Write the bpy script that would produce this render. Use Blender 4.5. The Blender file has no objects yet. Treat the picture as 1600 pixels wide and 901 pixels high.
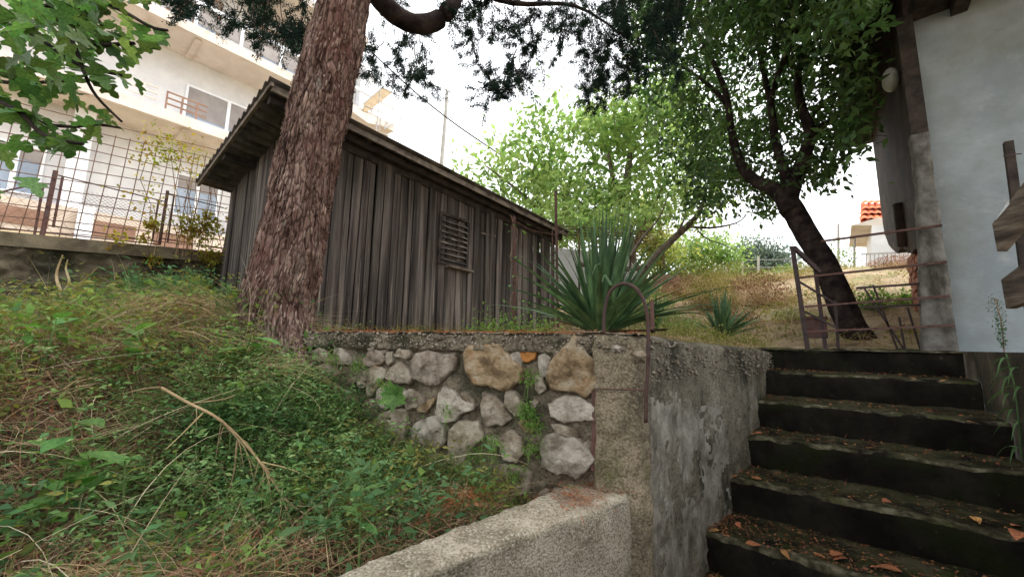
import bpy, math, random
import numpy as np
from math import radians, sin, cos, pi, hypot
from mathutils import Vector, Matrix, noise
random.seed(7); rng = np.random.default_rng(7)
SC = bpy.context.scene
COL = SC.collection

# ------------------------------------------------------------------ camera
# world frame: origin at the eye, +Y up the flight of steps, +X across it, Z up
FPX, PITCH, ROLL, YAW = 615.0, radians(8.05), radians(0.92), radians(39.4)
RC = Matrix.Rotation(YAW, 4, 'Z') @ Matrix.Rotation(pi/2+PITCH, 4, 'X') @ Matrix.Rotation(ROLL, 4, 'Z')
cam = bpy.data.objects.new('camera', bpy.data.cameras.new('camera')); COL.objects.link(cam)
cam.matrix_world = RC
cam.data.sensor_width = 36; cam.data.lens = 36*FPX/1600
cam.data.clip_start = 0.02; cam.data.clip_end = 2000
SC.camera = cam
R3 = np.array(RC)[:3, :3]
# survey helpers: a sight line from the eye met with a plane of the place
def sight(u, v): return R3 @ np.array([(u-800)/FPX, -(v-450.5)/FPX, -1.0])
def onX(u, v, X): d = sight(u, v); return d*X/d[0]
def onY(u, v, Y): d = sight(u, v); return d*Y/d[1]
def onZ(u, v, Z): d = sight(u, v); return d*Z/d[2]
FW = np.array([-sin(YAW), cos(YAW), 0.0])
def atd(u, v, D): d = sight(u, v); return d*D/(d@FW)
def onP(u, v, p, n): d = sight(u, v); return d*(np.dot(p, n)/np.dot(d, n))

# ------------------------------------------------------------------ world and sun (overcast)
W = bpy.data.worlds.new('World'); SC.world = W; W.use_nodes = True
wn = W.node_tree; wn.nodes.clear()
def wnode(t): return wn.nodes.new(t)
sky = wnode('ShaderNodeTexSky'); sky.sky_type = 'NISHITA'; sky.sun_disc = False
sky.air_density = 1.0; sky.dust_density = 4.0
hs = wnode('ShaderNodeHueSaturation'); hs.inputs['Saturation'].default_value = 0.3
wn.links.new(sky.outputs[0], hs.inputs['Color'])
b1 = wnode('ShaderNodeBackground'); b1.inputs[1].default_value = 0.07
wn.links.new(hs.outputs[0], b1.inputs[0])
# even cloud cover, one third as bright at the horizon as overhead is too strong for thin cloud: 0.7 to 1
tc = wnode('ShaderNodeTexCoord'); sp = wnode('ShaderNodeSeparateXYZ'); wn.links.new(tc.outputs['Generated'], sp.inputs[0])
mr = wnode('ShaderNodeMapRange'); wn.links.new(sp.outputs[2], mr.inputs[0])
mr.inputs[1].default_value = 0; mr.inputs[2].default_value = 1; mr.inputs[3].default_value = 0.95; mr.inputs[4].default_value = 1.25
b2 = wnode('ShaderNodeBackground'); b2.inputs[0].default_value = (0.96, 0.98, 1.0, 1)
wn.links.new(mr.outputs[0], b2.inputs[1])
ad = wnode('ShaderNodeAddShader'); wn.links.new(b1.outputs[0], ad.inputs[0]); wn.links.new(b2.outputs[0], ad.inputs[1])
wo = wnode('ShaderNodeOutputWorld'); wn.links.new(ad.outputs[0], wo.inputs[0])
sl = bpy.data.lights.new('sun', 'SUN'); sl.energy = 1.5; sl.angle = radians(14); sl.color = (1, 0.985, 0.965)
so = bpy.data.objects.new('sun', sl); COL.objects.link(so)
sd = Vector((0.30, 0.42, 0.86)).normalized()
so.rotation_euler = sd.to_track_quat('Z', 'Y').to_euler()
sky.sun_elevation = math.asin(sd.z); sky.sun_rotation = math.atan2(sd.x, sd.y)
SC.view_settings.view_transform = 'Standard'; SC.view_settings.look = 'None'
SC.view_settings.exposure = 0.82; SC.view_settings.gamma = 1

# ------------------------------------------------------------------ materials
def S(r, g, b):   # sRGB 0-255 to linear
    f = lambda c: ((c/255+0.055)/1.055)**2.4 if c > 10 else c/255/12.92
    return (f(r), f(g), f(b), 1)
MATS = {}
def mat(name, cols, scale=5, detail=6, stretch=(1, 1, 1), bump=0.3, bscale=None, bdist=0.01, rough=0.85, coord='Object',
        island=0, objrand=0, hue=0, trans=0, voro=0, spots=None, spec=0.3, bstretch=None, stain=None, metal=0, crack=0):
    """noise ramp of colours + voronoi aggregate + stains + bump; island / objrand vary value per piece"""
    m = bpy.data.materials.new(name); m.use_nodes = True; nt = m.node_tree; N = nt.nodes; L = nt.links; N.clear()
    def n(t, **k):
        o = N.new(t)
        for a, b in k.items(): setattr(o, a, b)
        return o
    out = n('ShaderNodeOutputMaterial'); bs = n('ShaderNodeBsdfPrincipled')
    bs.inputs['Roughness'].default_value = rough; bs.inputs['Specular IOR Level'].default_value = spec; bs.inputs['Metallic'].default_value = metal
    t = n('ShaderNodeTexCoord'); mp = n('ShaderNodeMapping'); L.new(t.outputs[coord], mp.inputs[0]); mp.inputs['Scale'].default_value = stretch
    vec = mp.outputs[0]
    if objrand or coord == 'Object':
        oi = n('ShaderNodeObjectInfo'); vm = n('ShaderNodeVectorMath', operation='SCALE'); vm.inputs[0].default_value = (37, 23, 51)
        L.new(oi.outputs['Random'], vm.inputs['Scale']); L.new(vm.outputs[0], mp.inputs['Location'])
    ns = n('ShaderNodeTexNoise'); ns.inputs['Scale'].default_value = scale; ns.inputs['Detail'].default_value = detail; ns.inputs['Roughness'].default_value = 0.62
    L.new(vec, ns.inputs['Vector'])
    cr = n('ShaderNodeValToRGB'); L.new(ns.outputs['Fac'], cr.inputs[0]); e = cr.color_ramp.elements
    k = len(cols)
    while len(e) < k: e.new(0.5)
    for i, c in enumerate(cols): e[i].position = 0.37+0.26*i/max(1, k-1); e[i].color = c
    col = cr.outputs[0]
    def mix(a, b, fac, typ='MIX'):
        x = n('ShaderNodeMix', data_type='RGBA', blend_type=typ)
        if hasattr(fac, 'links'): L.new(fac, x.inputs[0])
        else: x.inputs[0].default_value = fac
        for s, i in ((a, 6), (b, 7)):
            if hasattr(s, 'links'): L.new(s, x.inputs[i])
            else: x.inputs[i].default_value = s
        return x.outputs[2]
    def ramp(src, lo, hi):
        r = n('ShaderNodeMapRange'); L.new(src, r.inputs[0]); r.inputs[1].default_value = lo; r.inputs[2].default_value = hi; return r.outputs[0]
    hgt = None
    if voro:
        vo = n('ShaderNodeTexVoronoi'); vo.inputs['Scale'].default_value = voro; L.new(t.outputs[coord], vo.inputs['Vector'])
        wv = n('ShaderNodeVectorMath', operation='ADD'); nn = n('ShaderNodeTexNoise'); nn.inputs['Scale'].default_value = voro*0.6
        L.new(t.outputs[coord], nn.inputs['Vector']); sc = n('ShaderNodeVectorMath', operation='SCALE'); sc.inputs['Scale'].default_value = 0.9/voro
        L.new(nn.outputs['Color'], sc.inputs[0]); L.new(t.outputs[coord], wv.inputs[0]); L.new(sc.outputs[0], wv.inputs[1]); L.new(wv.outputs[0], vo.inputs['Vector'])
        bw = n('ShaderNodeRGBToBW'); L.new(vo.outputs['Color'], bw.inputs[0])
        pebble = ramp(bw.outputs[0], 0.5, 1.0)
        col = mix(col, spots or S(170, 160, 145), pebble)
        gap = ramp(vo.outputs['Distance'], 0.45, 0.8)
        col = mix(col, (0.55, 0.52, 0.48, 1), gap, 'MULTIPLY')
        hgt = vo.outputs['Distance']
    if crack:
        sc_v, cst, cw, cstr = crack
        m4 = n('ShaderNodeMapping'); L.new(t.outputs[coord], m4.inputs[0]); m4.inputs['Scale'].default_value = cst
        n4 = n('ShaderNodeTexNoise'); n4.inputs['Scale'].default_value = sc_v*.7; n4.inputs['Detail'].default_value = 4; L.new(m4.outputs[0], n4.inputs['Vector'])
        s4 = n('ShaderNodeVectorMath', operation='SCALE'); s4.inputs['Scale'].default_value = 1.1/sc_v; L.new(n4.outputs['Color'], s4.inputs[0])
        a4 = n('ShaderNodeVectorMath', operation='ADD'); L.new(m4.outputs[0], a4.inputs[0]); L.new(s4.outputs[0], a4.inputs[1])
        v4 = n('ShaderNodeTexVoronoi', feature='DISTANCE_TO_EDGE'); v4.inputs['Scale'].default_value = sc_v; L.new(a4.outputs[0], v4.inputs['Vector'])
        v5 = n('ShaderNodeTexVoronoi'); v5.inputs['Scale'].default_value = sc_v; L.new(a4.outputs[0], v5.inputs['Vector'])
        b5 = n('ShaderNodeRGBToBW'); L.new(v5.outputs['Color'], b5.inputs[0])
        h5 = n('ShaderNodeHueSaturation'); L.new(col, h5.inputs['Color']); r5 = n('ShaderNodeMapRange'); L.new(b5.outputs[0], r5.inputs[0]); r5.inputs[1].default_value = .2; r5.inputs[2].default_value = .8
        r5.inputs[3].default_value = 1-cstr; r5.inputs[4].default_value = 1+cstr; L.new(r5.outputs[0], h5.inputs['Value']); col = h5.outputs[0]
        edge_ = ramp(v4.outputs['Distance'], cw, 0.0); col = mix(col, (0.25, 0.22, 0.22, 1), edge_, 'MULTIPLY'); hgt2 = ramp(v4.outputs['Distance'], 0.0, cw*1.6)
    else: hgt2 = None
    if stain:
        for (c, s2, lo, hi, st) in stain:
            m2 = n('ShaderNodeMapping'); L.new(t.outputs[coord], m2.inputs[0]); m2.inputs['Scale'].default_value = st
            m2.inputs['Location'].default_value = (random.random()*9, random.random()*9, random.random()*9)
            n2 = n('ShaderNodeTexNoise'); n2.inputs['Scale'].default_value = s2; n2.inputs['Detail'].default_value = 5; L.new(m2.outputs[0], n2.inputs['Vector'])
            n2.inputs['Roughness'].default_value = 0.65
            col = mix(col, c, ramp(n2.outputs['Fac'], lo, hi))
    if island or objrand:
        if island: src = n('ShaderNodeNewGeometry').outputs['Random Per Island']
        else: src = n('ShaderNodeObjectInfo').outputs['Random']
        amt = island or objrand
        h = n('ShaderNodeHueSaturation'); L.new(col, h.inputs['Color'])
        r = n('ShaderNodeMapRange'); L.new(src, r.inputs[0]); r.inputs[3].default_value = 1-amt; r.inputs[4].default_value = 1+amt; L.new(r.outputs[0], h.inputs['Value'])
        if hue:
            w = n('ShaderNodeTexWhiteNoise', noise_dimensions='1D'); L.new(src, w.inputs['W'])
            r2 = n('ShaderNodeMapRange'); L.new(w.outputs['Value'], r2.inputs[0]); r2.inputs[3].default_value = 0.5-hue; r2.inputs[4].default_value = 0.5+hue; L.new(r2.outputs[0], h.inputs['Hue'])
        col = h.outputs[0]
    L.new(col, bs.inputs['Base Color'])
    if bump:
        bn = n('ShaderNodeTexNoise'); bn.inputs['Scale'].default_value = bscale or scale*4; bn.inputs['Detail'].default_value = 8; bn.inputs['Roughness'].default_value = 0.7
        if bstretch:
            m3 = n('ShaderNodeMapping'); L.new(t.outputs[coord], m3.inputs[0]); m3.inputs['Scale'].default_value = bstretch; L.new(m3.outputs[0], bn.inputs['Vector'])
        else: L.new(vec, bn.inputs['Vector'])
        b = n('ShaderNodeBump'); b.inputs['Strength'].default_value = bump; b.inputs['Distance'].default_value = bdist
        L.new(bn.outputs['Fac'], b.inputs['Height']); nrm = b.outputs[0]
        if hgt is not None:
            bb = n('ShaderNodeBump', invert=True); bb.inputs['Strength'].default_value = 0.55; bb.inputs['Distance'].default_value = 0.004
            L.new(hgt, bb.inputs['Height']); L.new(nrm, bb.inputs['Normal']); nrm = bb.outputs[0]
        if hgt2 is not None:
            bb = n('ShaderNodeBump'); bb.inputs['Strength'].default_value = 1.0; bb.inputs['Distance'].default_value = bdist
            L.new(hgt2, bb.inputs['Height']); L.new(nrm, bb.inputs['Normal']); nrm = bb.outputs[0]
        L.new(nrm, bs.inputs['Normal'])
    if trans:
        tr = n('ShaderNodeBsdfTranslucent'); gm = n('ShaderNodeHueSaturation'); gm.inputs['Hue'].default_value = 0.485; gm.inputs['Saturation'].default_value = 1.15; gm.inputs['Value'].default_value = 1.7
        L.new(col, gm.inputs['Color']); L.new(gm.outputs[0], tr.inputs['Color'])
        ms = n('ShaderNodeMixShader'); ms.inputs[0].default_value = trans; L.new(bs.outputs[0], ms.inputs[1]); L.new(tr.outputs[0], ms.inputs[2]); L.new(ms.outputs[0], out.inputs[0])
    else: L.new(bs.outputs[0], out.inputs[0])
    MATS[name] = m; return m

mat('soil', [S(56, 42, 32), S(92, 72, 54), S(118, 96, 72)], 9, bump=0.9, bscale=40, bdist=0.02)
mat('hill_soil', [S(128, 106, 84), S(184, 160, 130), S(156, 144, 98)], 3, bump=0.9, bscale=18, bdist=0.05, stain=[(S(104, 112, 56), 1.2, .5, .7, (1, 1, 1))])
mat('rough_concrete', [S(104, 93, 78), S(132, 119, 100), S(150, 138, 118)], 4, voro=95, spots=S(176, 166, 148), bump=0.6, bscale=60, bdist=0.01,
    stain=[(S(56, 50, 36), 3, .56, .72, (1, 1, 1)), (S(84, 88, 44), 5, .6, .75, (1, 1, 1))])
mat('mortar', [S(92, 82, 68), S(124, 112, 94), S(150, 138, 118)], 8, voro=105, spots=S(124, 114, 100), bump=0.8, bscale=50, bdist=0.015,
    stain=[(S(40, 42, 26), 4, .5, .66, (1, 1, 1)), (S(70, 78, 40), 6, .58, .74, (1, 1, 1))])
mat('pier_concrete', [S(92, 82, 66), S(126, 114, 93), S(148, 134, 111)], 5, voro=125, spots=S(150, 138, 116), bump=0.8, bscale=50, bdist=0.008,
    stain=[(S(48, 44, 28), 4, .52, .7, (1, 1, .5)), (S(72, 76, 32), 5, .6, .75, (1, 1, .5))])
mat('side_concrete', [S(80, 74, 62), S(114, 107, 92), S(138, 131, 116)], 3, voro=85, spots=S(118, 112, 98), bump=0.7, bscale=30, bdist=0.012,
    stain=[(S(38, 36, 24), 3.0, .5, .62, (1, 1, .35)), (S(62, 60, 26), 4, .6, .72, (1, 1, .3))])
mat('render_patch', [S(112, 106, 94), S(136, 130, 118), S(156, 151, 140)], 9, detail=10, bump=1.0, bscale=45, bdist=0.01, stain=[(S(78, 73, 60), 4, .54, .68, (1, 1, .6)), (S(86, 80, 64), 16, .58, .7, (1, 1, .9)), (S(160, 158, 154), 30, .62, .7, (1, 1, .8))])
mat('low_wall_concrete', [S(126, 116, 98), S(158, 147, 127), S(180, 170, 151)], 6, voro=150, spots=S(184, 176, 160), bump=0.7, bscale=80, bdist=0.008,
    stain=[(S(96, 92, 56), 3, .55, .72, (1, 1, 1)), (S(70, 62, 48), 8, .62, .75, (1, 1, 1))])
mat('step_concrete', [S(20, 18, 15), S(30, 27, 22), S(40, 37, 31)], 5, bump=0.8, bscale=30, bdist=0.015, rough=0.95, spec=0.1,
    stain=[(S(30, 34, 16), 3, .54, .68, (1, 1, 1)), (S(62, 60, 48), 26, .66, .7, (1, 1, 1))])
mat('worn_edge', [S(46, 44, 30), S(78, 74, 56), S(112, 106, 88)], 18, bump=0.9, bscale=60, bdist=0.01, rough=0.95, spec=0.1, stain=[(S(28, 26, 20), 7, .48, .6, (1, 1, 1)), (S(64, 70, 34), 9, .55, .68, (1, 1, 1))])
mat('tread_moss', [S(36, 34, 24), S(58, 56, 36), S(76, 71, 54)], 8, bump=0.9, bscale=60, bdist=0.015, rough=0.95, spec=0.1,
    stain=[(S(28, 25, 20), 6, .5, .64, (1, 1, 1)), (S(52, 58, 26), 9, .56, .68, (1, 1, 1)), (S(136, 128, 110), 55, .62, .68, (1, 1, 1))])
mat('old_wall', [S(52, 46, 36), S(84, 74, 58), S(108, 98, 80)], 4, bump=1.0, bscale=20, bdist=0.03, stain=[(S(40, 42, 28), 3, .5, .68, (1, 1, .5)), (S(134, 122, 102), 9, .62, .72, (1, 1, 2))])
mat('cap_concrete', [S(76, 66, 52), S(98, 88, 70), S(118, 106, 86)], 5, bump=0.6, bscale=30, bdist=0.01)
mat('stone_grey', [S(110, 97, 80), S(156, 142, 124), S(186, 173, 156)], 16, detail=14, bump=1.0, bscale=28, bdist=0.03, objrand=0.16, hue=0.008,
    stain=[(S(138, 114, 84), 7, .57, .72, (1, 1, 1)), (S(92, 82, 66), 14, .62, .74, (1, 1, 1))])
mat('stone_white', [S(130, 119, 103), S(176, 165, 150), S(200, 191, 176)], 16, detail=14, bump=1.0, bscale=28, bdist=0.03, objrand=0.1, stain=[(S(130, 116, 96), 12, .56, .7, (1, 1, 1))])
mat('stone_ochre', [S(106, 86, 62), S(158, 134, 102), S(180, 164, 140)], 15, detail=14, bump=1.0, bscale=26, bdist=0.03, objrand=0.12, stain=[(S(150, 106, 60), 8, .56, .72, (1, 1, 1)), (S(98, 76, 52), 9, .58, .7, (1, 1, 1))])
mat('stone_rust', [S(150, 96, 48), S(176, 120, 64)], 8, bump=0.8, bscale=30, bdist=0.01)
mat('bark', [S(84, 62, 56), S(126, 100, 90), S(152, 130, 118)], 14, stretch=(1, 1, .35), bump=1.0, bscale=60, bdist=0.008, rough=0.95, spec=0.1, crack=(34, (1, 1, .30), .13, .22),
    stain=[(S(104, 74, 66), 4, .52, .7, (1, 1, .5)), (S(142, 130, 120), 14, .6, .72, (1, 1, .3))])
mat('bark_chip', [S(96, 74, 66), S(132, 108, 98), S(160, 140, 128)], 9, bump=0.5, bscale=60, bdist=.003, island=.2, hue=.01, rough=.95, spec=.1)
mat('bark_dark', [S(30, 24, 24), S(48, 40, 38), S(66, 56, 50)], 10, bump=0.9, bscale=40, bdist=0.01, rough=0.95, spec=0.1)
mat('bark_grey', [S(86, 76, 64), S(120, 108, 94)], 8, bump=0.6, bscale=30, bdist=0.01)
mat('old_plank', [S(52, 47, 45), S(86, 79, 75), S(120, 111, 103)], 11, stretch=(1, 1, .05), bump=0.9, bscale=60, bdist=0.006, objrand=0.34, hue=0.012, rough=0.9, spec=0.15,
    stain=[(S(50, 40, 36), 26, .55, .68, (1, 1, .03)), (S(140, 130, 118), 34, .6, .72, (1, 1, .04)), (S(86, 64, 48), 5, .56, .74, (1, 1, .3))])
mat('trim_wood', [S(70, 60, 52), S(100, 88, 78), S(124, 112, 98)], 9, bump=0.8, bscale=40, bdist=0.006, objrand=0.15)
mat('board_wood', [S(50, 42, 36), S(84, 74, 64), S(118, 106, 92)], 14, stretch=(.25, .25, 1), bump=1.0, bscale=50, bdist=0.008, objrand=.1)
mat('dark_wood', [S(34, 28, 26), S(54, 46, 42), S(68, 58, 52)], 9, bump=0.7, bscale=30, bdist=0.006)
mat('roof_sheet', [S(58, 52, 48), S(84, 76, 70), S(98, 88, 80)], 6, bump=0.4, bscale=20, bdist=0.005, stain=[(S(44, 38, 30), 5, .5, .7, (1, 1, 1))])
mat('rust', [S(66, 48, 44), S(98, 68, 60), S(84, 70, 66)], 20, bump=0.6, bscale=60, bdist=0.003, rough=0.8)
mat('dark_rust', [S(52, 38, 34), S(78, 56, 48), S(64, 52, 50)], 20, bump=0.6, bscale=60, bdist=0.003, rough=0.8)
mat('dark_steel', [S(48, 38, 38), S(70, 56, 54)], 20, bump=0.4, bscale=60, bdist=0.003, rough=0.7)
mat('wire_steel', [S(92, 70, 58), S(124, 96, 78)], 20, bump=0, rough=0.7)
mat('facade', [S(206, 206, 208), S(222, 222, 222)], 1.5, bump=0.1, bscale=20, stain=[(S(190, 186, 182), .7, .5, .8, (1, 1, 1))])
mat('balcony_cream', [S(198, 188, 178), S(216, 206, 196)], 1.2, bump=0.15, bscale=12, stain=[(S(184, 166, 150), 1.5, .55, .75, (1, 1, 1))])
mat('plinth', [S(196, 178, 162), S(212, 196, 180)], 2, bump=0.2, bscale=12)
mat('brown_band', [S(128, 98, 82), S(150, 118, 100)], 3, bump=0.2, bscale=12)
mat('white_paint', [S(222, 226, 232), S(238, 240, 244)], 3, bump=0.05, rough=0.5)
mat('glass', [S(120, 134, 152), S(150, 164, 182)], 1.2, bump=0, rough=0.06, spec=0.8)
mat('shutter', [S(142, 136, 134), S(158, 152, 149)], 3, bump=0.1)
mat('brown_frame', [S(138, 108, 92), S(160, 130, 112)], 5, bump=0.1)
mat('white_wall', [S(138, 147, 154), S(152, 161, 167), S(162, 170, 176)], 2.2, detail=8, bump=0.5, bscale=7, bdist=0.02, coord='Object',
    stain=[(S(126, 130, 124), .9, .5, .75, (1, 1, 1)), (S(166, 170, 170), 4, .6, .8, (1, 1, 1)), (S(128, 130, 124), 7, .64, .8, (1, 1, 1.2))])
mat('brown_plaster', [S(46, 35, 30), S(62, 48, 41), S(84, 67, 57)], 3, bump=0.9, bscale=14, bdist=0.03, stain=[(S(52, 40, 36), 2, .5, .7, (1, 1, 1)), (S(120, 104, 88), 5, .62, .76, (1, 1, 1))])  # brown plaster, tone and stain darkened to carry the canopy's shade
mat('pillar', [S(78, 74, 69), S(108, 105, 99), S(132, 128, 121)], 6, bump=0.8, bscale=20, bdist=0.015, stain=[(S(60, 56, 46), 6, .52, .68, (1, 1, .3))])
mat('brick_red', [S(150, 90, 66), S(176, 112, 84)], 9, bump=0.6, bscale=30, objrand=0.15, stain=[(S(190, 170, 150), 10, .6, .75, (1, 1, 1))])
mat('lamp_glass', [S(226, 222, 208), S(236, 232, 220)], 3, bump=0, rough=0.3)
mat('tile_red', [S(196, 96, 58), S(220, 120, 76)], 6, bump=0.3, objrand=0.15)
mat('scaffold_steel', [S(150, 148, 146), S(176, 172, 168)], 9, bump=0, rough=0.5)
mat('deck_board', [S(170, 150, 122), S(190, 170, 140)], 6, bump=0.2)
mat('pole_concrete', [S(160, 156, 150), S(176, 172, 166)], 4, bump=0.3)
mat('cable', [S(40, 38, 38), S(50, 48, 46)], 3, bump=0)
mat('dry_grass', [S(138, 118, 86), S(172, 152, 114), S(196, 180, 146)], 4, bump=0, island=0.42, hue=0.015, trans=0.2, spec=0.1)
mat('straw_brown', [S(100, 80, 62), S(140, 114, 88), S(164, 140, 112)], 4, bump=0, island=0.4, hue=0.015, spec=0.1)
mat('green_grass', [S(84, 100, 60), S(114, 128, 78), S(138, 148, 96)], 4, bump=0, island=0.35, hue=0.025, trans=0.3, spec=0.2)
mat('weed_green', [S(60, 88, 50), S(96, 126, 72), S(134, 160, 104)], 3, bump=0, island=0.42, hue=0.03, trans=0.3, spec=0.2)
mat('weed_bright', [S(92, 122, 60), S(122, 150, 78)], 3, bump=0, island=0.35, hue=0.02, trans=0.35, spec=0.2)
mat('olive_weed', [S(96, 100, 50), S(132, 130, 70)], 3, bump=0, island=0.35, hue=0.02, trans=0.3, spec=0.2)
mat('dead_leaf', [S(132, 82, 52), S(172, 112, 68), S(186, 138, 96)], 12, bump=0.3, objrand=0.3, hue=0.02, rough=0.8)
mat('dead_bits', [S(96, 62, 40), S(140, 92, 58)], 12, bump=0, island=0.4, hue=0.02)
mat('pine_needle', [S(128, 72, 40), S(164, 98, 56)], 9, bump=0, island=0.35, hue=0.012)
mat('broad_leaf', [S(74, 112, 56), S(108, 146, 78)], 10, bump=0.3, bscale=60, bdist=0.002, objrand=0.25, hue=0.02, trans=0.3, rough=0.55)
mat('fig_leaf', [S(66, 94, 50), S(98, 126, 70)], 10, bump=0.4, bscale=50, bdist=0.002, objrand=0.42, hue=0.03, trans=0.38, rough=0.5)
mat('yucca_leaf', [S(46, 72, 44), S(68, 98, 60), S(96, 124, 78)], 9, stretch=(1, 1, .2), bump=0.2, objrand=0.22, hue=0.01, rough=0.5, spec=0.4)
mat('yucca_dead', [S(120, 84, 58), S(150, 112, 80)], 9, bump=0.2, objrand=0.2)
mat('crown_dark', [S(40, 60, 34), S(64, 90, 50), S(92, 118, 68)], 1.2, bump=0, island=0.4, hue=0.02, trans=0.35, spec=0.35, rough=0.5)
mat('crown_light', [S(92, 118, 68), S(124, 150, 90), S(152, 172, 116)], .8, bump=0, island=0.35, hue=0.02, trans=0.5, spec=0.2)
mat('crown_yellow', [S(110, 126, 68), S(146, 154, 92)], .8, bump=0, island=0.3, hue=0.02, trans=0.5)
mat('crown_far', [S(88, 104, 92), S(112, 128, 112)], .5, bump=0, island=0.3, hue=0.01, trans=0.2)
mat('cedar_foliage', [S(26, 40, 36), S(40, 58, 50), S(52, 70, 56)], 3, bump=0, island=0.4, hue=0.02, trans=0.1, spec=0.1)
mat('vine_leaf', [S(120, 130, 50), S(160, 140, 70)], 3, bump=0, island=0.4, hue=0.05, trans=0.4)
mat('bramble', [S(112, 76, 58), S(150, 108, 84), S(170, 130, 104)], 3, bump=0, island=0.45)
mat('pale_stem', [S(150, 132, 104), S(188, 170, 138), S(206, 192, 166)], 4, bump=0, island=0.3)
mat('dry_fluff', [S(140, 122, 100), S(170, 150, 126)], 3, bump=0, island=0.3, trans=0.2)
mat('nettle', [S(64, 96, 58), S(92, 124, 78)], 3, bump=0, island=0.3, hue=0.02, trans=0.3)
mat('red_plastic', [S(206, 60, 60), S(190, 50, 50)], 3, bump=0)
mat('cut_paint', [S(214, 218, 220), S(190, 192, 190)], 30, bump=0.5, bscale=60)
mat('green_pipe', [S(120, 168, 146), S(150, 190, 170)], 3, bump=0)

# ------------------------------------------------------------------ mesh helpers
OFF = {}
def woff(o): return OFF.get(o.name, Vector((0, 0, 0))) if o else Vector((0, 0, 0))
def link(name, me, parent=None, loc=None):
    o = bpy.data.objects.new(name, me); COL.objects.link(o)
    if parent: o.parent = parent
    return o
def tag(o, label=None, cat=None, group=None, kind=None):
    if label: o['label'] = label
    if cat: o['category'] = cat
    if group: o['group'] = group
    if kind: o['kind'] = kind
    return o
def thing(name, loc, label, cat, group=None):
    o = bpy.data.objects.new(name, None); COL.objects.link(o); o.location = [float(c) for c in loc]
    o.empty_display_size = 0.1
    OFF[o.name] = Vector([float(c) for c in loc]); tag(o, label, cat, group); return o
def npmesh(name, V, F, m, parent=None, smooth=False, world=True):
    """V (n,3), F (k,3|4) arrays in world coordinates; ONE mesh object whose origin is its parent's"""
    V = np.asarray(V, dtype=np.float32); F = np.asarray(F, dtype=np.int32)
    if parent is not None and world: V = V-np.array(woff(parent), dtype=np.float32)
    me = bpy.data.meshes.new(name); me.vertices.add(len(V)); me.vertices.foreach_set('co', V.ravel())
    k = F.shape[1]; me.loops.add(F.size); me.loops.foreach_set('vertex_index', F.ravel())
    me.polygons.add(len(F)); me.polygons.foreach_set('loop_start', np.arange(0, F.size, k, dtype=np.int32))
    me.update(calc_edges=True)
    if smooth: me.polygons.foreach_set('use_smooth', np.ones(len(F), dtype=bool))
    me.materials.append(MATS[m]); me.validate()
    o = link(name, me, parent)
    if parent: OFF[o.name] = woff(parent)
    return o
class MB:
    def __init__(s): s.v = []; s.f = []; s.mi = []
    def add(s, vs, fs, mi=0):
        b = len(s.v); s.v += [tuple(float(c) for c in p) for p in vs]; s.f += [tuple(i+b for i in f) for f in fs]; s.mi += [mi]*len(fs); return s
    def box(s, lo, hi, mi=0):
        x0, y0, z0 = lo; x1, y1, z1 = hi
        return s.add([(x0, y0, z0), (x1, y0, z0), (x1, y1, z0), (x0, y1, z0), (x0, y0, z1), (x1, y0, z1), (x1, y1, z1), (x0, y1, z1)],
                     [(0, 3, 2, 1), (4, 5, 6, 7), (0, 1, 5, 4), (1, 2, 6, 5), (2, 3, 7, 6), (3, 0, 4, 7)], mi)
    def bar(s, a, b, w, h, up=(0, 0, 1)):
        a = Vector(a); b = Vector(b); d = (b-a).normalized(); u = Vector(up); sx = d.cross(u)
        if sx.length < 1e-3: sx = d.cross(Vector((1, 0, 0)))
        sx.normalize(); uz = sx.cross(d); P = []
        for p in (a, b):
            for i, j in ((-1, -1), (1, -1), (1, 1), (-1, 1)): P.append(p+sx*i*w/2+uz*j*h/2)
        return s.add(P, [(0, 1, 2, 3), (7, 6, 5, 4), (0, 4, 5, 1), (1, 5, 6, 2), (2, 6, 7, 3), (3, 7, 4, 0)])
    def tube(s, pts, rad, seg=8, jit=0.0, cap=True):
        pts = [Vector(p) for p in pts]; n = len(pts)
        if not hasattr(rad, '__len__'): rad = [rad]*n
        ref = Vector((0.3, 0.5, 0.81)); V = []; F = []
        for i, p in enumerate(pts):
            d = (pts[min(i+1, n-1)]-pts[max(i-1, 0)]).normalized()
            x = d.cross(ref)
            if x.length < .05: x = d.cross(Vector((1, 0, 0)))
            x.normalize(); y = d.cross(x)
            for k in range(seg):
                a = 2*pi*k/seg; r = rad[i]*(1+jit*random.uniform(-1, 1)); V.append(p+(x*cos(a)+y*sin(a))*r)
        for i in range(n-1):
            for k in range(seg): F.append((i*seg+k, i*seg+(k+1) % seg, (i+1)*seg+(k+1) % seg, (i+1)*seg+k))
        if cap: F.append(tuple(range(seg-1, -1, -1))); F.append(tuple((n-1)*seg+k for k in range(seg)))
        return s.add(V, F)
    def prism(s, poly, t):   # closed polygon (3-D points), pushed by vector t
        n = len(poly); poly = [Vector(p) for p in poly]; t = Vector(t)
        return s.add(poly+[p+t for p in poly], [tuple(range(n)), tuple(range(2*n-1, n-1, -1))]+[(i, i+n, (i+1) % n+n, (i+1) % n) for i in range(n)])
    def build(s, name, m, parent=None, smooth=False, origin=None):
        off = woff(parent) if origin is None else Vector(origin)
        me = bpy.data.meshes.new(name); me.from_pydata([Vector(p)-off for p in s.v], [], s.f)
        for mm in (m if isinstance(m, (list, tuple)) else [m]): me.materials.append(MATS[mm])
        for p, i in zip(me.polygons, s.mi): p.material_index = i; p.use_smooth = smooth
        me.update(); o = link(name, me, parent)
        if parent is not None: OFF[o.name] = woff(parent)+Vector((0, 0, 0))
        if origin is not None:
            o.location = off-woff(parent); OFF[o.name] = off.copy()
        return o
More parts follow.
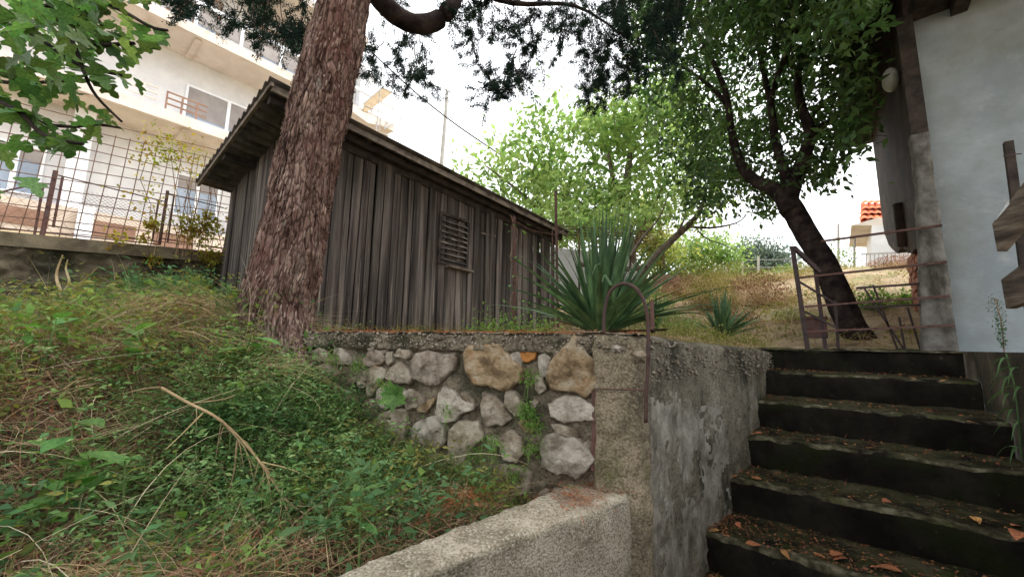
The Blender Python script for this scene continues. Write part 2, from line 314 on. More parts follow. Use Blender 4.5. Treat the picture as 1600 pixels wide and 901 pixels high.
def nz(x, y, z=0.0, s=1.0, o=4): return noise.fractal(Vector((x*s, y*s, z*s)), 0.9, 2.0, o)
def smooth_path(P, k=4):
    P = [Vector([float(c) for c in p]) for p in P]; out = []
    for i in range(len(P)-1):
        p0 = P[max(i-1, 0)]; p1 = P[i]; p2 = P[i+1]; p3 = P[min(i+2, len(P)-1)]
        for j in range(k):
            t = j/k; out.append(0.5*((2*p1)+(p2-p0)*t+(2*p0-5*p1+4*p2-p3)*t*t+(3*p1-p0-3*p2+p3)*t*t*t))
    out.append(P[-1]); return out
def smooth_vals(R, k=4):
    out = []
    for i in range(len(R)-1):
        for j in range(k): out.append(R[i]+(R[i+1]-R[i])*j/k)
    out.append(R[-1]); return out
def limb(mb, P, R, seg=8, k=4, jit=0.06): mb.tube(smooth_path(P, k), smooth_vals(R, k), seg, jit)

def blades(P, D, L, Wd, droop=0.6, seg=4, curl=0.3):
    """thin tapering strips: base P, direction D, bending down under their weight"""
    n = len(P); D = D/np.linalg.norm(D, axis=1, keepdims=True)
    side = np.cross(D, np.array([0, 0, 1.0]))+rng.normal(0, .3, (n, 3)); side /= np.linalg.norm(side, axis=1, keepdims=True)
    L = np.broadcast_to(L, (n,)).reshape(-1, 1); Wd = np.broadcast_to(Wd, (n,)).reshape(-1, 1)
    dr = (droop*rng.uniform(.4, 1.4, (n, 1))); cu = rng.normal(0, curl, (n, 1)); V = []
    for i in range(seg+1):
        t = i/seg; c = P+D*L*t+np.array([0, 0, -1.0])*L*dr*t*t*.5+side*L*cu*t*t*.5
        w = Wd*(1-.85*t)*.5; sd2 = np.cross(D, side)*.35+side
        V += [c-sd2*w, c+sd2*w]
    V = np.stack(V, 1).reshape(-1, 3); m = 2*(seg+1); base = np.arange(n)[:, None]*m
    F = np.concatenate([base+np.array([[2*i, 2*i+1, 2*i+3, 2*i+2]]) for i in range(seg)], 0)
    return V, F
def leaflets(P, D, L, wr=0.45, fold=0.25, up=None):
    """folded diamond leaves (4 triangles' worth) at P along D"""
    n = len(P); D = D/(np.linalg.norm(D, axis=1, keepdims=True)+1e-9)
    if up is None: up = np.array([0, 0, 1.0])+rng.normal(0, .6, (n, 3))
    s = np.cross(D, up); s /= (np.linalg.norm(s, axis=1, keepdims=True)+1e-9); nn = np.cross(s, D)
    L = np.broadcast_to(L, (n,)).reshape(-1, 1); w = L*wr*.5
    a = P; b = P+D*L*.42+s*w+nn*w*fold; c = P+D*L-nn*L*.12; d = P+D*L*.42-s*w+nn*w*fold; mid = P+D*L*.45
    V = np.stack([a, b, c, d, mid], 1).reshape(-1, 3); base = np.arange(n)[:, None]*5
    F = np.concatenate([base+np.array([q]) for q in ([0, 4, 1], [1, 4, 2], [0, 3, 4], [3, 2, 4])], 0)
    return V, F
def rdir(n, z=0.0, s=1.0):
    d = rng.normal(0, s, (n, 3)); d[:, 2] += z; return d/np.linalg.norm(d, axis=1, keepdims=True)
def join(lst):
    V = []; F = []; b = 0
    for v, f in lst:
        f = np.asarray(f)
        if f.shape[1] == 4: f = np.concatenate([f[:, [0, 1, 2]], f[:, [0, 2, 3]]])
        V.append(v); F.append(f+b); b += len(v)
    return np.concatenate(V), np.concatenate(F)

# ------------------------------------------------------------------ ground
CW = np.array([-.53, 1.40, 0]); LW = np.array([-1.95, .87, 0])        # right and left ends of the stone wall's face
WD = (CW-LW)/np.linalg.norm(CW-LW); WN = np.array([WD[1], -WD[0], 0])     # along the wall; out of the wall (towards the eye)
LWALL = [onZ(1005, 765, -.5), onZ(640, 901, -.5), onZ(905, 750, -.5), onZ(510, 900, -.5)]
lwd = (LWALL[0]-LWALL[1]); lwd /= np.linalg.norm(lwd)
def bank_z(x, y):
    t = -x-.78-(1.4-y)*.13
    z = float(np.interp(t, [-.1, .05, .3, .55, .7, .85, 1.0, 1.2, 1.8, 2.8, 4.2], [-.60, -.58, -.60, -.60, -.50, -.36, -.22, -.09, -.03, .00, .07]))
    z += .05*nz(x, y, 0, 2.2)+.02*nz(x, y, 5, 9)
    z += .17*math.exp(-((x+2.5)**2+(y-.52)**2)/.12)
    return z-max(0, -.6-y)*.10
def hill_z(x, y):
    if x < -5.02: return .78+(-x-5)*.175+.02*nz(x, y, 0, 1)
    h = .02+.25*max(0, min(y, 12.5)-4.9)+.13*max(0, y-12.5)
    h += .14*min(1, max(0, (-x-1.2)/2))*min(1, max(0, (y-1)/2.5))
    h += (.03+.08*min(1, max(0, y-5)))*nz(x, y, 3, .9)
    if y > 34: h -= (y-34)*.16
    if x > -.6 and y < 4.9: h = -.012
    return h
def sheet(name, xs, ys, fz, m, keep=None):
    V = [(x, y, fz(x, y)) for y in ys for x in xs]; nx = len(xs); F = []
    for j in range(len(ys)-1):
        for i in range(nx-1):
            if keep is None or keep((xs[i]+xs[i+1])/2, (ys[j]+ys[j+1])/2): F.append((j*nx+i, j*nx+i+1, (j+1)*nx+i+1, (j+1)*nx+i))
    return tag(npmesh(name, V, F, m, smooth=True), kind='structure')
xs = np.unique(np.concatenate([np.linspace(-300, -20, 12), np.linspace(-20, -5.03, 22), np.linspace(-4.99, 1.5, 66), np.linspace(1.5, 20, 20), np.linspace(20, 300, 12)]))
ys = np.unique(np.concatenate([np.linspace(-300, -10, 10), np.linspace(-10, .8, 22), np.linspace(.8, 6, 54), np.linspace(6, 16, 44), np.linspace(16, 40, 20), np.linspace(40, 400, 14)]))
def keep_ground(x, y):
    if x < -5: return True
    if y < .8: return x > .95
    wy = 1.40+(x+.53)*.373
    if x < -.55: return y > wy+.05 if x > -1.95 else y > .88
    if x < .95: return y > 4.08
    return True
sheet('ground', xs, ys, hill_z, 'hill_soil', keep_ground)
sheet('bank', np.linspace(-5.0, -.62, 90), np.linspace(-4, 1.7, 110), bank_z, 'soil',
      lambda x, y: (y < 1.40+(x+.53)*.373+.1 or x < -1.95) and (x < -.74-(1.4-y)*.16))
tag(MB().box((-12, -12, -1.78), (3, 4, -1.62)).build('lower_ground', 'step_concrete'), kind='structure')

# ------------------------------------------------------------------ steps
st = thing('flight_of_steps', (.1, 3, -1.0), 'dark mossy concrete flight of steps climbing between the rough wall and the white house', 'steps')
NY = [4.06, 3.70, 3.24, 2.90, 2.57, 2.22, 1.86, 1.50, 1.14]
for i, y0 in enumerate(NY):
    z = -.18*i; yb = 4.62 if i == 0 else NY[i-1]+.04
    xs_ = np.linspace(-.64, .66, 110); V = []; F = []
    prof = [(y0+.015, z-.2), (y0+.006, z-.12), (y0, z-.05), (y0+.002, z-.015), (y0+.014, z-.002), (y0+.06, z), (y0+.14, z+.002), (y0+.24, z+.004), (yb, z+.006)]
    for x in xs_:
        for k, (a, b) in enumerate(prof):
            g = .012*nz(x, a, b+i*3, 9)+.014*nz(x, i*5, 0, 2.2)+.007*nz(x, i, b, 30)+(.02*max(0, nz(x, i*7, 0, 6)-.28) if k in (2, 3, 4) else 0); V.append((x, a+g*(1.0 if k < 6 else 0), b+(.007*nz(x, a, i, 12)+.010*nz(x, a, i, 3) if k > 2 else 0)))
    m = len(prof)
    for a in range(len(xs_)-1):
        for k in range(m-1): F.append((a*m+k, (a+1)*m+k, (a+1)*m+k+1, a*m+k+1))
    o = npmesh('step', V, F, 'step_concrete', st, smooth=True); o.data.materials.append(MATS['tread_moss'])
    o.data.materials.append(MATS['worn_edge'])
    mi = np.array([1 if (k >= 5) else (2 if k in (3, 4) else 0) for a in range(len(xs_)-1) for k in range(m-1)], dtype=np.int32); o.data.polygons.foreach_set('material_index', mi)
sw = thing('side_wall', (.8, 3, -1), 'low dark wall along the right side of the steps, under the white house wall', 'wall')
V = []; F = []; yy = np.linspace(-3, 4.62, 120); zz = np.linspace(-1.7, .0, 26)
for y in yy:
    for z in zz: V.append((.665+.012*nz(0, y, z, 5), y, z))
for a in range(len(yy)-1):
    for k in range(len(zz)-1): F.append((a*26+k, (a+1)*26+k, (a+1)*26+k+1, a*26+k+1))
npmesh('wall_face', V, F, 'old_wall', sw, True)
MB().box((.68, -3, -.05), (.96, 4.6, -.003)).build('wall_top', 'cap_concrete', sw)

# ------------------------------------------------------------------ rough wall left of the steps with stones
rw = thing('stone_wall', LW+(CW-LW)*.5+np.array([0, 0, -.6]), 'rough retaining wall of pale rubble stones set in mortar, below the wooden shed', 'wall')
def wall_pt(s, z, out=0.0): return LW+WD*s+WN*out+np.array([0, 0, z])
WL = float(np.linalg.norm(CW-LW))
def wface(u, v):
    p = onP(u, v, LW, WN); return float((p-LW)@WD), float(p[2])
ns_, nzz = 240, 90; V = []; F = []
for i in range(ns_+1):
    s = -.18+(WL+.18-.18)*i/ns_
    for j in range(nzz+1):
        z = -.68+(.045+.68)*j/nzz
        d = -.022+.014*nz(s, 0, z, 6)+.009*nz(s, 3, z, 22)
        if z > -.03: d = .012+.014*nz(s, 7, z, 14)+.012*nz(s, 9, z, 45)
        if z > .035: d -= .012
        V.append(wall_pt(s, z+(.008*nz(s, 2, 0, 10) if j == nzz else 0), d))
for i in range(ns_):
    for j in range(nzz): a = i*(nzz+1)+j; F.append((a, a+nzz+1, a+nzz+2, a+1))
npmesh('mortar', V, F, 'mortar', rw, True)
# coping: the wall's top and the concrete pier with its long side down the steps
V = []; F = []; K = 8
for i in range(ns_+1):
    s = -.18+(WL+.18)*i/ns_
    for j in range(K+1): V.append(wall_pt(s, .043+.008*nz(s, 2, j*.1, 10)-.01*(j == K), .012-.26*j/K+.01*nz(s, j, 0, 14)*(j == 0)))
for i in range(ns_):
    for j in range(K): a = i*(K+1)+j; F.append((a, a+K+1, a+K+2, a+1))
npmesh('coping', V, F, 'rough_concrete', rw, True)
# pier face + side wall as one bent sheet, path in plan
path = [wall_pt(WL-.195, 0, -.03), wall_pt(WL-.18, 0, .020), wall_pt(WL-.10, 0, .024), wall_pt(WL-.03, 0, .02), wall_pt(WL+.005, 0, -.015), np.array([-.55, 1.50, 0]), np.array([-.575, 2.0, 0]), np.array([-.56, 2.28, 0]), np.array([-.50, 2.65, 0]), np.array([-.46, 3.0, 0]), np.array([-.445, 3.9, 0]), np.array([-.43, 4.25, 0]), np.array([-.52, 4.4, 0])]
cum = [0]
for a, b in zip(path, path[1:]): cum.append(cum[-1]+float(np.linalg.norm(b-a)))
TS = cum[4]
def ppt(t):
    return np.array([np.interp(t, cum, [p[k] for p in path]) for k in (0, 1)])
tt = np.concatenate([np.linspace(0, TS+.3, 70), np.linspace(TS+.3, cum[-1], 150)[1:]]); NZ = 110
V = []; F = []; nrm = []
for t in tt:
    p = ppt(t); q = ppt(min(t+.01, cum[-1]))-ppt(max(t-.01, 0)); q /= np.linalg.norm(q); nn = np.array([q[1], -q[0]])
    ztop = .047-.075*min(1, max(0, (t-TS)/2.6))+.012*nz(t, 0, 0, 6)
    for j in range(NZ+4):
        if j < NZ: z = -1.65+(ztop+1.65)*(j/(NZ-1)); inn = 0
        else: z = ztop+.003*(j-NZ+1); inn = -.07*(j-NZ+1)
        d = .010*nz(t, 0, z, 7)+.006*nz(t, 4, z, 26)
        e = max(0, 1-(ztop-z)/.16) if j < NZ else 1
        d += e*(.012*nz(t, 8, z, 18)+.012*nz(t, 8, z, 50))-(.03 if j == NZ-1 else 0)
        d -= .004
        pp = p+nn*(d+inn); V.append((pp[0], pp[1], z))
m = NZ+4
for i in range(len(tt)-1):
    for j in range(m-1): a = i*m+j; F.append((a, a+m, a+m+1, a+1))
o = npmesh('side_face', V, F, 'pier_concrete', rw, True); o.data.materials.append(MATS['side_concrete']); o.data.materials.append(MATS['render_patch'])
mi = []
for i in range(len(tt)-1):
    t = tt[i]
    for j in range(m-1):
        z = V[i*m+j][2]; k = 0
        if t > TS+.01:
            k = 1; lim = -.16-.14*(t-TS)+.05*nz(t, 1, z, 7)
            if TS+.05+.03*nz(0, 3, z, 9) < t < TS+1.0+.3*nz(0, 9, z, 4)-.3*z and z < lim-.03+.03*nz(t, 2, z, 30) and nz(t, 7, z, 4)+.5*nz(t, 3, z, 24) > -.2: k = 2
        mi.append(k)
o.data.polygons.foreach_set('material_index', np.array(mi, dtype=np.int32))
# stones: outlines surveyed on the wall face, every one its own irregular solid
def C5(l): return [(480+x/3.003, 500+y/3.003) for x, y in l]
def C6(l): return [(720+x/3.003, 500+y/3.003) for x, y in l]
ST = [
 (C5([(265,185),(290,150),(320,140),(350,150),(370,185),(345,205),(300,215),(268,210)]), 'g', 1), (C5([(228,85),(250,62),(268,85),(262,118),(232,120)]), 'g', 1),
 (C5([(283,110),(300,85),(330,105),(333,125),(300,142),(284,135)]), 'g', 1), (C5([(372,155),(400,150),(402,190),(385,212),(370,200)]), 'g', .8),
 (C5([(348,140),(378,135),(382,152),(360,158)]), 'g', .7), (C5([(410,165),(425,140),(455,118),(480,130),(478,175),(465,182)]), 'g', 1),
 (C5([(495,205),(520,160),(570,145),(640,165),(690,155),(695,185),(680,230),(610,300),(580,300),(500,265)]), 'g', 1.6), (C5([(658,85),(700,80),(755,115),(745,150),(715,140),(670,110)]), 'g', 1),
 (C5([(130,130),(160,135),(200,165),(215,205),(150,205),(130,190)]), 'w', 1), (C5([(60,130),(90,145),(100,190),(60,195),(20,150)]), 'g', 1),
 (C5([(240,255),(265,235),(290,230),(288,270),(262,288)]), 'g', .8), (C5([(285,230),(320,218),(372,235),(365,265),(330,310),(310,350),(285,350)]), 'g', 1.2),
 (C5([(372,270),(395,225),(440,195),(475,230),(490,265),(480,295),(420,290)]), 'g', 1.2), (C5([(335,320),(370,300),(430,320),(470,350),(440,400),(355,410),(330,370)]), 'w', 1.2),
 (C5([(450,370),(480,325),(515,340),(545,380),(520,405),(470,418)]), 'g', 1), (C5([(515,415),(560,380),(600,365),(585,400),(560,430),(520,432)]), 'o', .8),
 (C5([(610,430),(625,345),(650,312),(690,340),(730,375),(775,395),(770,420),(720,435),(700,465),(640,475),(620,465)]), 'w', 1.5),
 (C5([(495,510),(520,480),(560,465),(610,450),(635,500),(645,560),(600,612),(560,590),(500,550)]), 'w', 1.5),
 (C5([(310,480),(350,440),(400,420),(465,420),(465,480),(440,560),(410,590),(370,540),(340,520)]), 'g', 1.2), (C5([(455,600),(475,570),(520,580),(545,620),(500,660),(460,650)]), 'g', 1),
 (C5([(670,520),(710,480),(800,485),(820,550),(780,600),(740,650),(690,695),(665,650)]), 'g', 1.3), (C6([(130,590),(125,555),(150,540),(178,565),(165,592)]), 'w', .7),
 (C5([(232,290),(255,280),(275,300),(262,320),(238,315)]), 'g', .6), (C5([(85,215),(110,205),(120,230),(95,240)]), 'w', .6), (C5([(175,270),(215,265),(235,285),(205,300)]), 'g', .6),
 (C6([(22,160),(45,125),(110,112),(185,118),(220,160),(250,200),(285,225),(270,280),(200,325),(120,300),(70,295),(35,240)]), 'o', 1.6),
 (C6([(220,180),(270,135),(290,190),(280,220),(240,205)]), 'w', .9), (C6([(275,125),(320,118),(355,125),(345,180),(300,195),(285,185)]), 'r', .8),
 (C6([(365,170),(395,160),(422,180),(400,262),(370,262)]), 'w', 1), (C6([(410,270),(425,200),(470,150),(535,75),(560,110),(590,160),(628,195),(635,300),(585,352),(540,330),(430,315)]), 'o', 1.6),
 (C6([(420,395),(480,360),(560,365),(625,410),(630,460),(560,468),(490,475),(430,450)]), 'w', 1.1), (C6([(425,125),(455,105),(470,150),(455,182),(432,165)]), 'g', .8),
 (C6([(380,600),(400,550),(450,540),(540,560),(590,600),(620,650),(580,700),(540,740),(500,715),(440,710),(390,680)]), 'w', 1.5),
 (C6([(430,495),(470,490),(530,510),(540,545),(500,540),(450,532)]), 'g', .9), (C6([(105,350),(160,360),(200,400),(230,460),(190,490),(120,490),(100,430)]), 'g', 1),
 (C6([(215,340),(250,335),(290,400),(300,440),(250,445),(205,400)]), 'g', 1), (C6([(270,480),(310,465),(365,475),(340,525),(300,520)]), 'o', .8),
 (C6([(180,560),(230,520),(280,550),(290,620),(260,660),(200,650)]), 'g', 1), (C6([(80,720),(130,680),(260,690),(320,720),(310,790),(270,822),(150,800),(90,770)]), 'g', 1.3),
 (C6([(4,340),(30,340),(60,380),(50,420),(6,424)]), 'g', .9), (C6([(350,260),(385,270),(400,320),(370,345),(350,320)]), 'g', .8),
 (C6([(560,95),(600,90),(605,140),(585,150),(565,110)]), 'g', .8), (C6([(545,600),(600,560),(622,570),(624,640),(600,640)]), 'g', .9),
 (C6([(640,60),(680,70),(690,110),(655,120)]), 'g', .7), (C5([(120,180),(60,215),(40,260),(85,290),(130,260)]), 'g', .9), (C5([(265,380),(305,370),(320,440),(290,470),(262,430)]), 'g', .9),
 (C5([(650,400),(600,420),(620,450)]), 'g', .5), (C5([(560,640),(600,625),(650,650),(655,700),(600,730),(560,700)]), 'g', 1), (C5([(700,700),(745,660),(800,640),(830,690),(800,760),(720,760)]), 'g', 1.1)]
SM = {'g': 'stone_grey', 'w': 'stone_white', 'o': 'stone_ochre', 'r': 'stone_rust'}
def stone(poly, kd, hk, plane=None, parent=rw):
    pts = [np.array(wface(u, v)) for u, v in poly]
    c = sum(pts)/len(pts); ring = []
    for a, b in zip(pts, pts[1:]+pts[:1]):
        L = np.linalg.norm(b-a); k = max(2, int(L/.012))
        for i in range(k): ring.append(a+(b-a)*i/k)
    ring = [p+(rng.normal(0, .0016, 2)) for p in ring]
    size = math.sqrt(sum(np.linalg.norm(p-c)**2 for p in ring)/len(ring)); h = .022*hk+.10*size*hk
    planes = []
    for k in range(5):
        a = 2*pi*k/5+random.uniform(-.6, .6); sl_ = random.uniform(.3, 1.25)*h/size; planes.append((cos(a)*sl_, sin(a)*sl_, h*random.uniform(.62, 1.05)))
    def H(p, q):
        e = max(h*.42, min(h*1.05, min(pz+px*(p[0]-c[0])+py*(p[1]-c[1]) for px, py, pz in planes)))
        return e*q+.0035*nz(p[0], p[1], hk, 50)+.003*nz(p[0], p[1], hk+3, 15)
    V = []; F = []; n = len(ring); sc = [(1.12, None), (1.11, .2), (1.07, .8), (1.0, 1), (.88, 1), (.74, 1), (.58, 1), (.42, 1), (.22, 1)]
    for r, q in sc:
        for p in ring:
            pp = c+(p-c)*r; d = -.055 if q is None else H(pp, q)-.004; V.append(wall_pt(pp[0], pp[1], d))
    V.append(wall_pt(c[0], c[1], H(c, 1)-.004))
    for j in range(len(sc)-1):
        for i in range(n): F.append((j*n+i, j*n+(i+1) % n, (j+1)*n+(i+1) % n)); F.append((j*n+i, (j+1)*n+(i+1) % n, (j+1)*n+i))
    j = len(sc)-1
    for i in range(n): F.append((j*n+i, j*n+(i+1) % n, len(V)-1))
    npmesh('stone', V, F, SM[kd], parent)
for poly, kd, hk in ST: stone(poly, kd, hk)
# smaller rubble packed in the gaps between the large stones
cen_ = [(sum(np.array(wface(*q)) for q in p_)/len(p_), max(np.linalg.norm(np.array(wface(*q))-np.array(wface(*p_[0]))) for q in p_)*.62) for p_, _, _ in ST]
added = 0; tries = 0
while added < 60 and tries < 4000:
    tries += 1; c = np.array([random.uniform(.0, WL-.2), random.uniform(-.62, -.03)]); r = random.uniform(.014, .032)
    if any(np.linalg.norm(c-c2) < r+r2*.93 for c2, r2 in cen_): continue
    n_ = random.choice([5, 6, 7]); ph = random.random()*6; pts = []
    for k in range(n_): a = ph+2*pi*k/n_; rr = r*random.uniform(.75, 1.15); pts.append((c[0]+cos(a)*rr*1.2, c[1]+sin(a)*rr))
    keep_w = wface; wface = lambda a_, b_: (a_, b_); stone(pts, random.choice('gggwo'), .7); wface = keep_w
    cen_.append((c, r)); added += 1
# loose stones in the pier's top
for l, kd in (([(700,130),(720,105),(760,130),(750,152),(715,155)], 'w'), ([(795,155),(850,140),(875,165),(870,205),(830,200)], 'g')):
    pts = [onP(u, v, LW+WN*.024, WN) for u, v in C6(l)]; MBs = MB()
    c = sum(pts)/len(pts); MBs.add(list(pts)+[c+WN*.03], [(i, (i+1) % len(pts), len(pts)) for i in range(len(pts))]); MBs.build('stone', SM[kd], rw)
peb = []
for k in range(420):   # pebbles showing along the coping
    s = random.uniform(-.1, WL-.02); z = random.uniform(-.02, .045); r = random.uniform(.004, .010); c = Vector(wall_pt(s, z, .014 if s < WL-.18 else .03))
    V = [c+Vector(d)*r*random.uniform(.7, 1.2) for d in ((1,0,0),(0,1,0),(-1,0,0),(0,-1,0),(0,0,.8),(0,0,-.8))]
    peb.append((np.array(V), np.array([(0,1,4),(1,2,4),(2,3,4),(3,0,4),(1,0,5),(2,1,5),(3,2,5),(0,3,5)])))
for k in range(500):
    t = random.uniform(TS, cum[-1]); p = ppt(t); z = .03-.075*(t-TS)/2.6-random.uniform(0, .16); r = random.uniform(.004, .011)
    c = Vector((p[0]+.004, p[1], z)); V = [c+Vector(d)*r*random.uniform(.7, 1.2) for d in ((1,0,0),(0,1,0),(-1,0,0),(0,-1,0),(0,0,.8),(0,0,-.8))]
    peb.append((np.array(V), np.array([(0,1,4),(1,2,4),(2,3,4),(3,0,4),(1,0,5),(2,1,5),(3,2,5),(0,3,5)])))
tag(npmesh('pebbles', *join(peb), 'stone_grey', rw), kind='stuff')
# open joint left of the pier
j_ = MB(); 
for a, b in (((930, 580), (932, 640)), ((932, 640), (930, 735))):
    p = onP(*a, LW+WN*.002, WN); q = onP(*b, LW+WN*.002, WN); j_.bar(p, q, .012, .03)
j_.build('rusty_joint', 'rust', rw)
# horizontal tie rod sticking in the pier
tag(MB().tube([onP(930, 607, LW+WN*.03, WN), onP(1008, 609, LW+WN*.035, WN)], .0025, 6).build('steel_rod', 'rust'), 'thin rusty rod lying across the face of the pier, left of the arched pipe', 'rod')

# ------------------------------------------------------------------ low wall
lw = thing('low_wall', LWALL[0], 'low pale pebbly concrete wall running from the stone wall towards the viewer', 'wall')
A0, A1, B0, B1 = LWALL; ext = 1.6
dA = (A1-A0)/np.linalg.norm(A1-A0); dB = (B1-B0)/np.linalg.norm(B1-B0)
nL, nW = 150, 16; V = []; F = []; LL = float(np.linalg.norm(A1-A0))+ext
for i in range(nL+1):
    s = LL*(i/nL)**1.2; a = A0+dA*s; b = B0+dB*s
    prof = []
    for j in range(12): prof.append((a, -1.65+1.13*j/11))
    row = [(p[0]+.006*nz(p[1], 1, z, 9), p[1], z) for p, z in prof]
    for j in range(nW+1):
        q = a+(b-a)*j/nW; e = .010 if j in (0, nW) else 0
        row.append((q[0]+(.006*nz(q[1], 0, 0, 30) if j == 0 else 0), q[1], -.5-e+.007*nz(q[0], q[1], 0, 12)+.005*nz(q[0], q[1], 3, 40)))
    for j in range(5): row.append((b[0]-.004, b[1], -.52-.25*j/4))
    V += row; m = len(row)
for i in range(nL):
    for j in range(m-1): a = i*m+j; F.append((a, a+1, a+m+1, a+m))
V0 = len(V)
npmesh('wall_body', V, F, 'low_wall_concrete', lw, True)
e_ = MB(); e_.add([A0+np.array([0, 0, -.01]), B0+np.array([0, 0, -.01]), B0+np.array([0, 0, -1.1]), A0+np.array([0, 0, -1.1])], [(0, 1, 2, 3)]); e_.build('wall_end', 'low_wall_concrete', lw)

# ------------------------------------------------------------------ shed
XF, XB, Y0, Y1 = -3.28, -4.86, 1.22, 4.95
def roof_z(x, y): return 1.905-(-3.1-x)*.167-(y-.9)*.042
shed = thing('wooden_shed', (-4.0, 3, .1), 'weathered grey plank shed with a lean-to corrugated roof behind the stone wall', 'shed')
MB().box((XB+.05, Y0+.05, -.05), (XF-.05, Y1-.05, 1.35)).build('dark_core', 'dark_wood', shed)
def plank(x, y, w, axis, z0, z1t, th, off):
    """one board, standing, slightly bowed and with a ragged foot; axis 'y' = front wall, 'x' = end wall"""
    mb = MB(); n = 7; V = []; ph = random.uniform(0, 6); tl = random.uniform(-.006, .006)
    for i in range(n):
        t = i/(n-1)
        for s in (-1, 1):
            a = (y if axis == 'y' else x)+s*w/2*(1-.03*random.random())+tl*(t-.5)*2+.002*sin(ph+t*5)
            zt = z1t(a); z = z0+(zt-z0)*t+(random.uniform(-.012, .012) if i == 0 else 0)
            for o_ in (0, th+.003*sin(ph+3*t)):
                V.append((XF+off+o_, a, z) if axis == 'y' else (a, Y0-off-o_, z))
    F = []
    for i in range(n-1):
        b = i*4; c = b+4
        F += [(b, c, c+1, b+1), (b+1, c+1, c+3, b+3), (b+3, c+3, c+2, b+2), (b+2, c+2, c, b)]
    F += [(0, 1, 3, 2), (len(V)-4, len(V)-2, len(V)-1, len(V)-3)]
    mb.add(V, F); cx = (XF, y, z0) if axis == 'y' else (x, Y0, z0)
    return mb.build('plank', 'old_plank', shed, origin=cx)
y = Y0-.02; SHY0, SHY1 = onX(685, 400, -3.26)[1], onX(737, 400, -3.26)[1]
k = 0
while y < Y1:
    w = random.choice([.062, .075, .085, .095, .11]); k += 1
    plank(0, y+w/2, w-random.choice([.004, .008, .013]), 'y', .03+.05*(y-1), lambda a: roof_z(XF, a)-.12, .018, random.choice([0, .010, .020]))
    y += w
x = XF
while x > XB:
    w = random.choice([.075, .09, .11, .12])
    plank(x-w/2, 0, w-.005, 'x', .0, lambda a: roof_z(a, Y0)-.03, .016, random.choice([0, .005, .01]))
    x -= w
MB().box((XF-.05, Y0-.045, 0), (XF+.035, Y0-.0, 1.66)).build('corner_post', 'trim_wood', shed)
# corrugated roof: ridges run along the shed's length
nu = 150; V = []; F = []; YS = [.9, 1.6, 2.5, 3.4, 4.3, 5.12]
for y in YS:
    for i in range(nu+1):
        x = -3.07-(4.96-3.07)*i/nu; V.append((x, y, roof_z(x, y)+.017*sin(x*2*pi/.11)+(.004*random.uniform(-1, 1))))
nn_ = nu+1
for j in range(len(YS)-1):
    for i in range(nu): a = j*nn_+i; F.append((a, a+1, a+nn_+1, a+nn_))
V = np.array(V); o = npmesh('roof', V, F, 'roof_sheet', shed, True)
md = o.modifiers.new('thick', 'SOLIDIFY'); md.thickness = .006
def rb(name, a, b, w, h, m, up=(0, 0, 1), par=None): return MB().bar(a, b, w, h, up).build(name, m, par or shed)
rb('verge_board', (-3.08, .925, roof_z(-3.08, .925)-.035), (-4.94, .925, roof_z(-4.94, .925)-.035), .022, .035, 'trim_wood')
rb('fascia', (-3.10, .93, roof_z(-3.10, .93)-.05), (-3.10, 5.1, roof_z(-3.10, 5.1)-.05), .022, .055, 'trim_wood')
rb('wall_plate', (-3.20, .95, roof_z(-3.20, .95)-.075), (-3.20, 5.08, roof_z(-3.20, 5.08)-.075), .05, .07, 'dark_wood')
rb('wall_plate', (-3.255, 1.2, roof_z(-3.26, 1.2)-.125), (-3.255, 5.0, roof_z(-3.26, 5.0)-.125), .03, .09, 'dark_wood')
for yy_ in (1.75, 2.6, 3.5, 4.35, 4.95): rb('rafter', (-3.12, yy_, roof_z(-3.12, yy_)-.05), (-3.3, yy_, roof_z(-3.3, yy_)-.05), .05, .05, 'dark_wood')
rb('purlin', (-4.2, .94, roof_z(-4.2, .94)-.06), (-4.2, 1.25, roof_z(-4.2, 1.25)-.06), .06, .06, 'dark_wood')
# louvred shutter
def shp(u, v, o=.05): p = onX(u, v, XF+o); return p
a0 = shp(688, 332); a1 = shp(728, 340); b0 = shp(687, 412); b1 = shp(733, 418)
ys0, ys1 = (a0[1]+b0[1])/2, (a1[1]+b1[1])/2; zt0, zb0 = a0[2], b0[2]; zt1 = a1[2]
sh = MB().bar((XF+.045, ys0, zb0), (XF+.045, ys0, zt0), .03, .035, (0, 1, 0)).bar((XF+.045, ys1, zb0), (XF+.045, ys1, zt0-.01), .03, .035, (0, 1, 0)).bar((XF+.045, ys0, zt0), (XF+.045, ys1, zt0), .035, .03).bar((XF+.045, ys0, zb0+.02), (XF+.045, ys1, zb0+.02), .035, .03).build('shutter_frame', 'dark_wood', shed)
for i in range(8):
    z = zb0+.05+(zt0-zb0-.08)*i/8; tl = random.uniform(-.008, .008)
    MB().add([(XF+.03, ys0+.012, z+.04), (XF+.03, ys1-.012, z+.04+tl), (XF+.068, ys1-.012, z+.008+tl), (XF+.068, ys0+.012, z+.008), (XF+.03, ys0+.012, z+.032), (XF+.03, ys1-.012, z+.032+tl), (XF+.068, ys1-.012, z+tl), (XF+.068, ys0+.012, z)],
             [(0, 1, 2, 3), (7, 6, 5, 4), (0, 4, 5, 1), (1, 5, 6, 2), (2, 6, 7, 3), (3, 7, 4, 0)]).build('shutter_slat', 'old_plank', sh)
MB().bar((XF+.07, ys0+.09, zb0-.012), (XF+.07, ys1+.06, zb0-.02), .09, .022).build('shutter_sill', 'trim_wood', shed)
p = shp(747, 363, .03); q = shp(774, 369, .03); MB().bar(p, q, .015, .022).build('batten', 'trim_wood', shed)

